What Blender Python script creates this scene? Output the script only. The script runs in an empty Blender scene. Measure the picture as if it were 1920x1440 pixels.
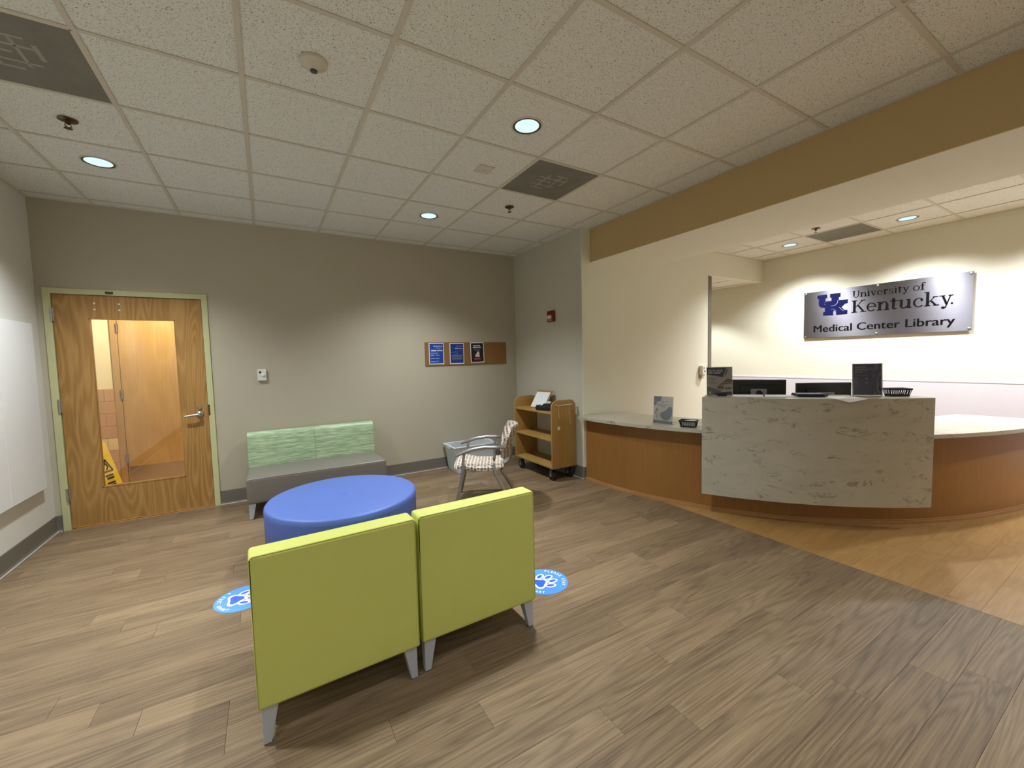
import bpy, bmesh, math, random
from mathutils import Vector, Matrix
random.seed(7)
S = bpy.context.scene
COL = S.collection
PI = math.pi
CEIL = 2.902

# ------------------------------------------------------------------ camera
cam_d = bpy.data.cameras.new('camera')
cam_d.sensor_width = 36.0
cam_d.lens = 771.2745 * 36.0 / 1920.0
cam_d.clip_start = 0.05
cam = bpy.data.objects.new('camera', cam_d)
COL.objects.link(cam)
S.camera = cam
_a, _b, _c = 0.5371, -0.0622, -0.0244
_f = Vector((math.sin(_a) * math.cos(_b), math.cos(_a) * math.cos(_b), math.sin(_b)))
_r = Vector((math.cos(_a), -math.sin(_a), 0))
_u = _r.cross(_f)
_r2 = _r * math.cos(_c) + _u * math.sin(_c)
_u2 = -_r * math.sin(_c) + _u * math.cos(_c)
M = Matrix.Identity(4)
for i in range(3):
    M[i][0], M[i][1], M[i][2] = _r2[i], _u2[i], -_f[i]
M[0][3], M[1][3], M[2][3] = 1.2503, -4.9918, 1.4422
cam.matrix_world = M

# ------------------------------------------------------------------ world, exposure
W = bpy.data.worlds.new('world')
S.world = W
W.use_nodes = True
W.node_tree.nodes['Background'].inputs[0].default_value = (0.9, 0.95, 1.0, 1)
W.node_tree.nodes['Background'].inputs[1].default_value = 0.02
S.view_settings.view_transform = 'Standard'
S.view_settings.look = 'None'
S.view_settings.exposure = 0.22
S.view_settings.gamma = 1.0
S.view_settings.use_curve_mapping = False
LIGHT_MAIN = 255.0
LIGHT_REC = 275.0
LIGHT_HALL = 190.0
COL_MAIN = (0.92, 0.97, 1.0)
COL_REC = (0.96, 0.98, 1.0)


# ------------------------------------------------------------------ materials
def lin(c):
    out = []
    for v in c[:3]:
        v = v / 255.0
        out.append(v / 12.92 if v <= 0.04045 else ((v + 0.055) / 1.055) ** 2.4)
    return (out[0], out[1], out[2], 1.0)


class NT:
    def __init__(self, name):
        self.m = bpy.data.materials.new(name)
        self.m.use_nodes = True
        self.t = self.m.node_tree
        self.b = self.t.nodes['Principled BSDF']
        self.o = self.t.nodes['Material Output']

    def n(self, typ, **kw):
        nd = self.t.nodes.new(typ)
        for k, v in kw.items():
            setattr(nd, k, v)
        return nd

    def l(self, a, b):
        self.t.links.new(a, b)

    def set(self, nd, i, v):
        if hasattr(v, 'is_linked') or isinstance(v, bpy.types.NodeSocket):
            self.l(v, nd.inputs[i])
        else:
            nd.inputs[i].default_value = v

    def math(self, op, a, b=0.0, c=0.0):
        nd = self.n('ShaderNodeMath', operation=op)
        for i, v in enumerate((a, b, c)):
            self.set(nd, i, v)
        return nd.outputs[0]

    def pos(self, kind='Object'):
        return self.n('ShaderNodeTexCoord').outputs[kind]

    def mapping(self, vec, scale=(1, 1, 1), loc=(0, 0, 0), rot=(0, 0, 0)):
        nd = self.n('ShaderNodeMapping')
        self.l(vec, nd.inputs['Vector'])
        nd.inputs['Scale'].default_value = scale
        nd.inputs['Rotation'].default_value = rot
        self.set(nd, 'Location', loc)
        return nd.outputs[0]

    def noise(self, vec, scale=5, detail=2, rough=0.5, dist=0.0):
        nd = self.n('ShaderNodeTexNoise')
        self.l(vec, nd.inputs['Vector'])
        nd.inputs['Scale'].default_value = scale
        nd.inputs['Detail'].default_value = detail
        nd.inputs['Roughness'].default_value = rough
        nd.inputs['Distortion'].default_value = dist
        return nd.outputs[0]

    def ramp(self, fac, stops, interp='LINEAR'):
        nd = self.n('ShaderNodeValToRGB')
        nd.color_ramp.interpolation = interp
        el = nd.color_ramp.elements
        while len(el) < len(stops):
            el.new(0.5)
        for e, (p, c) in zip(el, stops):
            e.position = p
            e.color = c
        self.l(fac, nd.inputs[0])
        return nd.outputs[0]

    def mix(self, fac, a, b, blend='MIX'):
        nd = self.n('ShaderNodeMix', data_type='RGBA', blend_type=blend)
        self.set(nd, 0, fac)
        self.set(nd, 6, a)
        self.set(nd, 7, b)
        return nd.outputs[2]

    def bump(self, h, strength=0.2, dist=0.002):
        nd = self.n('ShaderNodeBump')
        nd.inputs['Strength'].default_value = strength
        nd.inputs['Distance'].default_value = dist
        self.l(h, nd.inputs['Height'])
        self.l(nd.outputs[0], self.b.inputs['Normal'])

    def fin(self, col=None, rough=0.5, metal=0.0, spec=0.5):
        if col is not None:
            self.set(self.b, 'Base Color', col)
        self.set(self.b, 'Roughness', rough)
        self.b.inputs['Metallic'].default_value = metal
        self.b.inputs['Specular IOR Level'].default_value = spec
        return self.m


def plain(name, c, rough=0.5, metal=0.0, spec=0.5, var=0.06, scale=9.0, bump=0.0):
    t = NT(name)
    base = lin(c)
    nz = t.noise(t.pos(), scale, 3)
    col = t.mix(nz, tuple(v * (1 - var) for v in base[:3]) + (1,), tuple(min(1, v * (1 + var)) for v in base[:3]) + (1,))
    if bump:
        t.bump(t.noise(t.pos(), 220, 2), bump, 0.001)
    return t.fin(col, rough, metal, spec)


def wood(name, dark, mid, light, axis='z', freq=10.0, figure=1.0, rough=0.42, rnd=False, spec=0.4, wx=5.0, wl=0.9, bw=0.45, pw=1.6):
    t = NT(name)
    p = t.pos()
    loc = (0, 0, 0)
    if rnd:
        oi = t.n('ShaderNodeObjectInfo')
        cb = t.n('ShaderNodeCombineXYZ')
        t.l(t.math('MULTIPLY', oi.outputs['Random'], 37.0), cb.inputs[0])
        t.l(t.math('MULTIPLY', oi.outputs['Random'], 91.0), cb.inputs[1])
        ad = t.n('ShaderNodeVectorMath', operation='ADD')
        t.l(p, ad.inputs[0]); t.l(cb.outputs[0], ad.inputs[1])
        p = ad.outputs[0]
    sl = {'x': (wl, wx, wx), 'y': (wx, wl, wx), 'z': (wx, wx, wl)}[axis]
    sf = {'x': (3, 130, 130), 'y': (130, 3, 130), 'z': (130, 130, 3)}[axis]
    field = t.noise(t.mapping(p, sl), 1.0, 1.5, 0.4, 0.15)
    rings = t.math('SINE', t.math('MULTIPLY', field, freq * 6.28))
    rings = t.math('MULTIPLY_ADD', rings, 0.5, 0.5)
    rings = t.math('POWER', rings, pw)
    fine = t.noise(t.mapping(p, sf), 1.0, 3, 0.6)
    broad = t.noise(t.mapping(p, tuple(v * 0.7 for v in sl)), 1.0, 2, 0.5)
    v = t.math('ADD', t.math('MULTIPLY', rings, 0.30 * figure), t.math('MULTIPLY_ADD', fine, 0.62, -0.085))
    v = t.math('ADD', v, t.math('MULTIPLY_ADD', broad, bw, 0.225 - bw / 2))
    if rnd:
        v = t.math('ADD', v, t.math('MULTIPLY_ADD', oi.outputs['Random'], 0.15, -0.075))
    col = t.ramp(v, [(0.22, lin(dark)), (0.52, lin(mid)), (0.86, lin(light))])
    t.bump(fine, 0.12, 0.0006)
    return t.fin(col, rough, 0, spec)


def paint(name, c, rough=0.75, var=0.035):
    t = NT(name)
    base = lin(c)
    nz = t.noise(t.pos(), 1.3, 3)
    col = t.mix(nz, tuple(v * (1 - var) for v in base[:3]) + (1,), tuple(min(1, v * (1 + var)) for v in base[:3]) + (1,))
    t.bump(t.noise(t.pos(), 320, 2), 0.10, 0.0008)
    return t.fin(col, rough, 0, 0.3)


def emit(name, c, s):
    t = NT(name)
    t.b.inputs['Base Color'].default_value = (0, 0, 0, 1)
    t.b.inputs['Specular IOR Level'].default_value = 0.0
    t.b.inputs['Emission Color'].default_value = lin(c)
    t.b.inputs['Emission Strength'].default_value = s
    return t.m


def glassy(name, tint=(1, 1, 1), refl=0.06, rough=0.0):
    """thin clear sheet: straight-through light plus a fresnel reflection"""
    t = NT(name)
    tr = t.n('ShaderNodeBsdfTransparent'); tr.inputs[0].default_value = (*tint, 1)
    gl = t.n('ShaderNodeBsdfGlossy'); gl.inputs['Roughness'].default_value = rough
    fr = t.n('ShaderNodeFresnel'); fr.inputs[0].default_value = 1.45
    mx = t.n('ShaderNodeMixShader')
    t.l(t.math('ADD', fr.outputs[0], refl), mx.inputs[0])
    t.l(tr.outputs[0], mx.inputs[1]); t.l(gl.outputs[0], mx.inputs[2])
    t.l(mx.outputs[0], t.o.inputs[0])
    return t.m


MT = {}
MT['wall_taupe'] = paint('paint_taupe', (184, 176, 156))
MT['wall_white'] = paint('paint_white', (222, 220, 212))
MT['wall_grey'] = paint('paint_warm_grey', (196, 191, 176))
MT['wall_cream'] = paint('paint_cream', (227, 225, 208))
MT['wall_low'] = paint('panel_white', (214, 212, 220), 0.6)
MT['ochre'] = paint('paint_ochre', (194, 168, 120))
MT['soffit'] = paint('paint_soffit', (232, 232, 219))
MT['base'] = plain('cove_base_rubber', (112, 106, 97), 0.45)
MT['toe'] = plain('cove_toe_highlight', (176, 171, 160), 0.35)  # lighter grey than the base: the toe's highlight as colour
MT['frame'] = plain('door_frame_enamel', (196, 196, 150), 0.4)
MT['oak'] = wood('oak_veneer_door', (142, 102, 54), (166, 124, 68), (182, 142, 84), 'z', 15.0, 1.0, 0.38, wx=5.5, wl=0.8)
MT['birch'] = wood('birch_veneer_door', (172, 132, 76), (190, 152, 94), (204, 168, 112), 'z', 5.0, 0.5, 0.3)
MT['cherry'] = wood('cherry_desk_veneer', (134, 93, 46), (149, 104, 53), (161, 116, 62), 'z', 3.0, 0.12, 0.4, wx=2.0, wl=0.4)
MT['trimwood'] = wood('desk_base_trim', (150, 108, 66), (168, 124, 78), (182, 138, 92), 'x', 3.0, 0.2, 0.35)
MT['maple'] = wood('cart_maple', (148, 112, 58), (170, 133, 74), (186, 150, 92), 'z', 4.0, 0.25, 0.4)
MT['plank'] = wood('floor_plank_brown', (74, 60, 45), (115, 96, 73), (150, 128, 99), 'x', 15.0, 0.5, 0.45, True, 0.3, wx=8.0, wl=0.6, bw=0.42, pw=0.5)
MT['plank_tan'] = wood('floor_plank_tan', (138, 101, 54), (158, 121, 70), (178, 141, 90), 'x', 8.0, 0.4, 0.38, True, 0.45, wx=6.0, wl=1.2, bw=0.3, pw=0.6)
MT['slab'] = plain('floor_joint', (80, 68, 54), 0.7)
MT['chrome'] = plain('brushed_steel', (190, 188, 186), 0.28, 1.0)
MT['alu'] = plain('silver_paint_metal', (168, 168, 170), 0.35, 0.75)
MT['legmetal'] = plain('leg_grey_metal', (182, 186, 194), 0.4, 0.25)
MT['dark'] = plain('black_plastic', (22, 22, 23), 0.42)
MT['darkgrey'] = plain('dark_grey_plastic', (74, 76, 78), 0.45)
MT['rubber'] = plain('caster_rubber', (20, 20, 21), 0.55)
MT['white'] = plain('white_plastic', (222, 222, 216), 0.4)
MT['paper'] = plain('white_paper', (232, 234, 238), 0.7)
MT['grid'] = plain('ceiling_grid_enamel', (208, 202, 190), 0.5)
MT['lime'] = plain('lime_vinyl', (198, 202, 106), 0.55, bump=0.15, var=0.04)
MT['limeseam'] = plain('lime_seam', (170, 174, 82), 0.6)
MT['blue'] = plain('blue_vinyl', (80, 106, 176), 0.5, bump=0.12, var=0.05, scale=4)
MT['blueseam'] = plain('blue_seam', (74, 103, 180), 0.6)
MT['leather'] = plain('grey_vinyl', (118, 112, 104), 0.36, bump=0.1)
MT['red'] = plain('red_enamel', (120, 28, 22), 0.4)
MT['clear'] = glassy('clear_acrylic', (0.97, 0.97, 0.97), 0.02)
MT['doorglass'] = glassy('door_glass', (0.93, 0.95, 0.93), 0.05)
MT['cork'] = plain('cork', (138, 100, 54), 0.85, var=0.16, scale=240)
MT['navy'] = plain('print_navy', (30, 38, 112), 0.5)
MT['pblue'] = plain('print_blue', (22, 66, 158), 0.5)
MT['pblue2'] = plain('print_blue_deep', (16, 52, 128), 0.5)
MT['pblack'] = plain('print_black', (24, 18, 30), 0.5)
MT['ppale'] = plain('print_pale_blue', (150, 172, 220), 0.5)
MT['pwhite'] = plain('print_white', (226, 230, 238), 0.5)
MT['pgrey'] = plain('print_grey', (150, 150, 158), 0.5)
MT['pslate'] = plain('print_slate', (116, 126, 132), 0.5)
MT['pcream'] = plain('print_cream', (212, 206, 196), 0.5)
MT['pbrown'] = plain('print_brown', (130, 100, 84), 0.5)
MT['pred'] = plain('print_red', (168, 60, 60), 0.5)
MT['ptext'] = plain('print_charcoal', (62, 62, 60), 0.5)
MT['ukblue'] = plain('sign_royal_blue', (6, 10, 66), 0.6, spec=0.15)
MT['signblack'] = plain('sign_black', (10, 9, 11), 0.7, spec=0.1)
MT['decal'] = plain('decal_blue', (82, 146, 236), 0.4)
MT['decalpad'] = plain('decal_deep_blue', (50, 98, 224), 0.4)
MT['decalwhite'] = plain('decal_white', (236, 246, 250), 0.4)
MT['yellow'] = plain('yellow_plastic', (226, 200, 40), 0.4)
MT['tile_tan'] = plain('tile_tan_glaze', (204, 160, 116), 0.3)
MT['tile_cream'] = plain('tile_cream_glaze', (236, 212, 160), 0.3)
MT['grout'] = plain('grout', (190, 164, 130), 0.8)
MT['hallwall'] = paint('paint_hall_cream', (240, 228, 190))
MT['hallframe'] = plain('hall_frame_paint', (186, 150, 100), 0.4)
MT['bronze'] = plain('dark_bronze', (104, 84, 64), 0.3, 0.8)
MT['lens'] = emit('downlight_lens', (204, 236, 253), 1.1)
MT['hall_lens'] = emit('hall_light_lens', (255, 236, 200), 4.0)
MT['guard'] = plain('corner_guard_grey', (120, 112, 100), 0.4, 0.3)
MT['wboard'] = plain('white_laminate', (232, 234, 234), 0.4, var=0.02)


def ceiling_tile_mat():
    t = NT('acoustic_tile_fissured')
    p = t.n('ShaderNodeNewGeometry').outputs['Position']
    warp = t.noise(p, 22, 2, 0.5)
    v1 = t.noise(p, 150, 2.5, 0.55, 0.9)
    v2 = t.noise(p, 240, 2, 0.5, 0.4)
    holes = t.ramp(v1, [(0.345, (1, 1, 1, 1)), (0.40, (0, 0, 0, 1))])
    pin = t.ramp(v2, [(0.30, (1, 1, 1, 1)), (0.36, (0, 0, 0, 1))])
    h = t.math('MAXIMUM', holes, t.math('MULTIPLY', pin, 0.7))
    base = t.mix(warp, lin((230, 231, 227)), lin((237, 238, 234)))
    col = t.mix(h, base, lin((150, 140, 126)))
    t.bump(t.math('SUBTRACT', 1.0, h), 0.5, 0.003)
    return t.fin(col, 0.85, 0, 0.2)


def stone_mat():
    t = NT('solid_surface_stone')
    p = t.n('ShaderNodeNewGeometry').outputs['Position']
    q = t.mapping(p, (2.2, 2.2, 5.5))
    big = t.noise(q, 1.1, 4, 0.6, 0.8)
    vein = t.noise(q, 1.7, 6, 0.62, 1.4)
    sp = t.noise(t.mapping(p, (6, 6, 14)), 1.0, 3, 0.5, 0.6)
    base = t.mix(big, lin((166, 160, 142)), lin((192, 187, 170)))
    vm = t.ramp(vein, [(0.455, (0, 0, 0, 1)), (0.49, (1, 1, 1, 1)), (0.52, (0, 0, 0, 1))])
    gate = t.ramp(sp, [(0.52, (0, 0, 0, 1)), (0.66, (1, 1, 1, 1))])
    f = t.math('MULTIPLY', t.math('MULTIPLY', vm, gate), 0.85)
    col = t.mix(f, base, lin((104, 92, 70)))
    return t.fin(col, 0.3, 0, 0.5)


def sofa_fabric():
    t = NT('green_strie_fabric')
    p = t.pos()
    a = t.noise(t.mapping(p, (9, 60, 130)), 1.0, 2, 0.5)
    b = t.noise(t.mapping(p, (3, 40, 60)), 1.0, 2, 0.5)
    v = t.math('ADD', t.math('MULTIPLY', a, 0.6), t.math('MULTIPLY', b, 0.4))
    col = t.ramp(v, [(0.38, lin((136, 160, 126))), (0.5, lin((164, 188, 150))), (0.62, lin((194, 212, 176)))])
    return t.fin(col, 0.45, 0, 0.4)


def chair_fabric():
    t = NT('cream_dash_fabric')
    p = t.pos()
    br = t.n('ShaderNodeTexBrick')
    br.offset = 0.5
    br.inputs['Color1'].default_value = lin((84, 66, 62))
    br.inputs['Color2'].default_value = lin((120, 100, 92))
    br.inputs['Mortar'].default_value = lin((198, 186, 172))
    br.inputs['Scale'].default_value = 1.0
    br.inputs['Mortar Size'].default_value = 0.007
    br.inputs['Mortar Smooth'].default_value = 0.2
    br.inputs['Brick Width'].default_value = 0.050
    br.inputs['Row Height'].default_value = 0.032
    # seat: x-y plane, back: y-z plane -> use (y, x+z)
    sx = t.n('ShaderNodeSeparateXYZ'); t.l(p, sx.inputs[0])
    cb = t.n('ShaderNodeCombineXYZ')
    t.l(t.math('ADD', sx.outputs[1], sx.outputs[2]), cb.inputs[0])
    t.l(sx.outputs[0], cb.inputs[1])
    t.l(cb.outputs[0], br.inputs['Vector'])
    g = t.noise(p, 60, 2)
    gm = t.ramp(g, [(0.40, (0, 0, 0, 1)), (0.5, (1, 1, 1, 1))])
    col = t.mix(gm, lin((198, 186, 172)), br.outputs['Color'])
    return t.fin(col, 0.8, 0, 0.2)


def vent_mat():
    """fine perforated face, dusty around the neck behind it"""
    t = NT('perforated_vent_face')
    p = t.pos()
    vor = t.n('ShaderNodeTexVoronoi')
    t.l(p, vor.inputs['Vector']); vor.inputs['Scale'].default_value = 150.0
    vor.inputs['Randomness'].default_value = 0.0
    holes = t.ramp(vor.outputs['Distance'], [(0.30, (1, 1, 1, 1)), (0.42, (0, 0, 0, 1))])
    d = t.noise(t.mapping(p, (6, 6, 1)), 1.0, 4, 0.6, 0.5)
    dust = t.mix(d, lin((128, 127, 120)), lin((166, 164, 156)))
    col = t.mix(t.math('MULTIPLY', holes, 0.8), dust, lin((70, 68, 62)))
    return t.fin(col, 0.6, 0.2, 0.3)


def brushed_sign():
    t = NT('brushed_aluminium_plate')
    p = t.pos()
    g = t.noise(t.mapping(p, (4, 4, 900)), 1.0, 2, 0.6)
    col = t.mix(g, lin((114, 113, 120)), lin((138, 137, 146)))
    t.b.inputs['Anisotropic'].default_value = 0.8
    tg = t.n('ShaderNodeTangent', direction_type='RADIAL', axis='X')
    t.l(tg.outputs[0], t.b.inputs['Tangent'])
    return t.fin(col, 0.42, 1.0)


def bin_mat():
    t = NT('translucent_tote_plastic')
    tr = t.n('ShaderNodeBsdfTransparent'); tr.inputs[0].default_value = (0.9, 0.93, 0.95, 1)
    tl = t.n('ShaderNodeBsdfTranslucent'); tl.inputs[0].default_value = lin((225, 232, 236))
    mx = t.n('ShaderNodeMixShader'); mx.inputs[0].default_value = 0.45
    t.b.inputs['Base Color'].default_value = lin((232, 237, 240))
    t.b.inputs['Roughness'].default_value = 0.35
    m2 = t.n('ShaderNodeMixShader'); m2.inputs[0].default_value = 0.62
    mx.inputs[0].default_value = 0.25; t.l(tr.outputs[0], mx.inputs[1]); t.l(tl.outputs[0], mx.inputs[2])
    t.l(mx.outputs[0], m2.inputs[1]); t.l(t.b.outputs[0], m2.inputs[2])
    t.l(m2.outputs[0], t.o.inputs[0])
    return t.m


MT['gunmetal'] = plain('gunmetal_arm', (150, 145, 148), 0.32, 0.7)
MT['greenseam'] = plain('green_seam', (132, 156, 122), 0.6)
MT['tile'] = ceiling_tile_mat()
MT['stone'] = stone_mat()
MT['green'] = sofa_fabric()
MT['dash'] = chair_fabric()
MT['vent'] = vent_mat()
MT['plate'] = brushed_sign()
MT['bin'] = bin_mat()


# ------------------------------------------------------------------ mesh builder
class MB:
    def __init__(self):
        self.bm = bmesh.new()

    def _merge(self, b, mi=0):
        for f in b.faces:
            f.material_index = mi
        me = bpy.data.meshes.new('tmp')
        b.to_mesh(me); b.free()
        self.bm.from_mesh(me)
        bpy.data.meshes.remove(me)

    def box(self, x0, x1, y0, y1, z0, z1, bev=0.0, seg=3, mi=0, mat=None):
        b = bmesh.new()
        bmesh.ops.create_cube(b, size=1.0)
        for v in b.verts:
            v.co = Vector((x0 + (v.co.x + .5) * (x1 - x0), y0 + (v.co.y + .5) * (y1 - y0), z0 + (v.co.z + .5) * (z1 - z0)))
        if bev > 0:
            bmesh.ops.bevel(b, geom=list(b.edges), offset=bev, segments=seg, profile=0.6, affect='EDGES')
        if mat is not None:
            bmesh.ops.transform(b, matrix=mat, verts=b.verts)
        self._merge(b, mi)
        return self

    def hexa(self, bot, top, bev=0.0, seg=2):
        """bot, top: four points each, counter-clockwise from above"""
        b = bmesh.new()
        vb = [b.verts.new(p) for p in bot]; vt = [b.verts.new(p) for p in top]
        b.faces.new(vb[::-1]); b.faces.new(vt)
        for i in range(4):
            j = (i + 1) % 4
            b.faces.new((vb[i], vb[j], vt[j], vt[i]))
        if bev > 0:
            bmesh.ops.bevel(b, geom=list(b.edges), offset=bev, segments=seg, profile=0.6, affect='EDGES')
        self._merge(b)
        return self

    def lathe(self, prof, n=32, mat=None, cap=True):
        b = bmesh.new()
        rings = []
        for r, z in prof:
            rings.append([b.verts.new((r * math.cos(2 * PI * i / n), r * math.sin(2 * PI * i / n), z)) for i in range(n)])
        for k in range(len(rings) - 1):
            for i in range(n):
                j = (i + 1) % n
                b.faces.new((rings[k][i], rings[k][j], rings[k + 1][j], rings[k + 1][i]))
        if cap:
            if prof[0][0] > 1e-6: b.faces.new(rings[0][::-1])
            if prof[-1][0] > 1e-6: b.faces.new(rings[-1])
        bmesh.ops.remove_doubles(b, verts=b.verts, dist=1e-6)
        if mat is not None:
            bmesh.ops.transform(b, matrix=mat, verts=b.verts)
        self._merge(b)
        return self

    def prism(self, pts, h0, h1, plane='xy', bev=0.0):
        """extrude a 2-D outline; plane 'xy' along z, 'xz' along y, 'yz' along x"""
        b = bmesh.new()
        f = {'xy': lambda a, c, h: (a, c, h), 'xz': lambda a, c, h: (a, h, c), 'yz': lambda a, c, h: (h, a, c)}[plane]
        v0 = [b.verts.new(f(p[0], p[1], h0)) for p in pts]
        v1 = [b.verts.new(f(p[0], p[1], h1)) for p in pts]
        b.faces.new(v0[::-1]); b.faces.new(v1)
        n = len(pts)
        for i in range(n):
            j = (i + 1) % n
            b.faces.new((v0[i], v0[j], v1[j], v1[i]))
        bmesh.ops.recalc_face_normals(b, faces=b.faces)
        if bev > 0:
            bmesh.ops.bevel(b, geom=list(b.edges), offset=bev, segments=2, profile=0.6, affect='EDGES')
        self._merge(b)
        return self

    def tube(self, pts, r, n=10, flat=1.0, up=(0, 0, 1)):
        """swept tube through points, r a number or list; flat squashes along the up direction"""
        b = bmesh.new()
        P = [Vector(p) for p in pts]
        R = r if isinstance(r, (list, tuple)) else [r] * len(P)
        rings = []
        for i, p in enumerate(P):
            d = (P[min(i + 1, len(P) - 1)] - P[max(i - 1, 0)]).normalized()
            u = Vector(up)
            s = d.cross(u)
            if s.length < 1e-4:
                s = d.cross(Vector((1, 0, 0)))
            s.normalize()
            w = s.cross(d).normalized()
            rings.append([b.verts.new(p + s * (R[i] * math.cos(2 * PI * k / n)) + w * (R[i] * flat * math.sin(2 * PI * k / n))) for k in range(n)])
        for a in range(len(rings) - 1):
            for k in range(n):
                j = (k + 1) % n
                b.faces.new((rings[a][k], rings[a][j], rings[a + 1][j], rings[a + 1][k]))
        b.faces.new(rings[0][::-1]); b.faces.new(rings[-1])
        bmesh.ops.recalc_face_normals(b, faces=b.faces)
        self._merge(b)
        return self

    def arc(self, c, r0, r1, a0, a1, z0, z1, n=48, bev=0.0):
        """curved slab: ring sector, angles in degrees"""
        b = bmesh.new()
        V = []
        for i in range(n + 1):
            ad = a0 + (a1 - a0) * i / n
            a = math.radians(ad)
            ca, sa = math.cos(a), math.sin(a)
            gr = 0.085 * max(0.0, (ad - 240) / 30) ** 3      # the plan curve flattens towards its right end
            V.append([b.verts.new((c[0] + (r + gr) * ca, c[1] + (r + gr) * sa, z)) for r, z in ((r0, z0), (r1, z0), (r1, z1), (r0, z1))])
        for i in range(n):
            for k in range(4):
                j = (k + 1) % 4
                b.faces.new((V[i][k], V[i][j], V[i + 1][j], V[i + 1][k]))
        b.faces.new(V[0]); b.faces.new(V[-1][::-1])
        bmesh.ops.recalc_face_normals(b, faces=b.faces)
        self._merge(b)
        return self

    def quad(self, p):
        v = [self.bm.verts.new(q) for q in p]
        self.bm.faces.new(v)
        return self

    def mesh(self, mesh, mat):
        b = bmesh.new(); b.from_mesh(mesh)
        bmesh.ops.transform(b, matrix=mat, verts=b.verts)
        self._merge(b)
        return self

    def build(self, name, mats, parent=None, smooth=False, loc=None, rz=0.0):
        me = bpy.data.meshes.new(name)
        self.bm.to_mesh(me); self.bm.free()
        o = bpy.data.objects.new(name, me)
        COL.objects.link(o)
        for m in (mats if isinstance(mats, (list, tuple)) else [mats]):
            me.materials.append(MT[m] if isinstance(m, str) else m)
        if smooth:
            for p in me.polygons:
                p.use_smooth = True
            try:
                me.set_sharp_from_angle(angle=math.radians(smooth if smooth > 1 else 40))
            except Exception:
                pass
        if parent is not None:
            o.parent = parent
        if loc is not None:
            o.location = loc
        o.rotation_euler.z = rz
        return o


def thing(name, label, cat, loc=(0, 0, 0), rz=0.0, group=None):
    o = bpy.data.objects.new(name, None)
    COL.objects.link(o)
    o.empty_display_size = 0.1
    o.location = loc; o.rotation_euler.z = rz
    o['label'] = label; o['category'] = cat
    if group: o['group'] = group
    return o


def tag(o, label, cat, group=None):
    o['label'] = label; o['category'] = cat
    if group: o['group'] = group
    return o


def struct(o, label, cat):
    o['kind'] = 'structure'; o['label'] = label; o['category'] = cat
    return o


def place(o, loc, rz=0.0):
    o.location = loc; o.rotation_euler.z = rz
    return o


def copy_tree(o, parent=None):
    c = o.copy(); COL.objects.link(c); c.parent = parent
    for ch in list(o.children):
        copy_tree(ch, c)
    return c


# ------------------------------------------------------------------ text helpers
def text_mesh(s, size=1.0, offset=0.0, extrude=0.0, align='LEFT', space=1.0):
    cu = bpy.data.curves.new('txt', 'FONT')
    cu.body = s; cu.size = size; cu.offset = offset; cu.extrude = extrude
    cu.align_x = align; cu.space_character = space; cu.resolution_u = 4
    ob = bpy.data.objects.new('txt', cu)
    COL.objects.link(ob)
    dg = bpy.context.evaluated_depsgraph_get()
    me = bpy.data.meshes.new_from_object(ob.evaluated_get(dg))
    bpy.data.objects.remove(ob); bpy.data.curves.remove(cu)
    return me


UP = Matrix.Rotation(PI / 2, 4, 'X')      # text plane -> upright, facing -Y


def fit_text(mb, s, x0, x1, z0, h, y, bold=0.0, extrude=0.0):
    """one line of lettering: left x0, right x1, baseline z0, capital height h"""
    me = text_mesh(s, 1.0, 0.0, 0.0)
    xs = [v.co.x for v in me.vertices]
    cap = text_mesh('H', 1.0, 0.0, 0.0)
    ch = max(v.co.y for v in cap.vertices)
    bpy.data.meshes.remove(cap)
    w = max(xs) - min(xs)
    sx = (x1 - x0) / w; sy = h / ch
    m = Matrix.Translation((x0, y, z0)) @ UP @ Matrix.Diagonal((sx, sy, 1, 1)) @ Matrix.Translation((-min(xs), 0, 0))
    for k in ((-1, 0, 1) if bold else (0,)):
        mb.mesh(me, m @ Matrix.Translation((k * bold, 0, 0.00002 * k)))
    bpy.data.meshes.remove(me)


# serif glyphs for the wall sign: lists of polygons in units of the capital height
def _arc(cx, cy, rx, ry, a0, a1, w0, w1, n=14):
    """crescent stroke: thickness w0 (sides) and w1 (top/bottom) measured inwards"""
    o, i_ = [], []
    for k in range(n + 1):
        a = math.radians(a0 + (a1 - a0) * k / n)
        o.append((cx + rx * math.cos(a), cy + ry * math.sin(a)))
        i_.append((cx + (rx - w0) * math.cos(a), cy + (ry - w1) * math.sin(a)))
    return [[o[k], o[k + 1], i_[k + 1], i_[k]] for k in range(n)]


def _rc(x0, x1, y0, y1):
    return [(x0, y0), (x1, y0), (x1, y1), (x0, y1)]


def _dg(x0, y0, x1, y1, w):
    return [(x0 - w / 2, y0), (x0 + w / 2, y0), (x1 + w / 2, y1), (x1 - w / 2, y1)]


ST, TH, SF = 0.165, 0.088, 0.066
XH = 0.68


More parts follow.
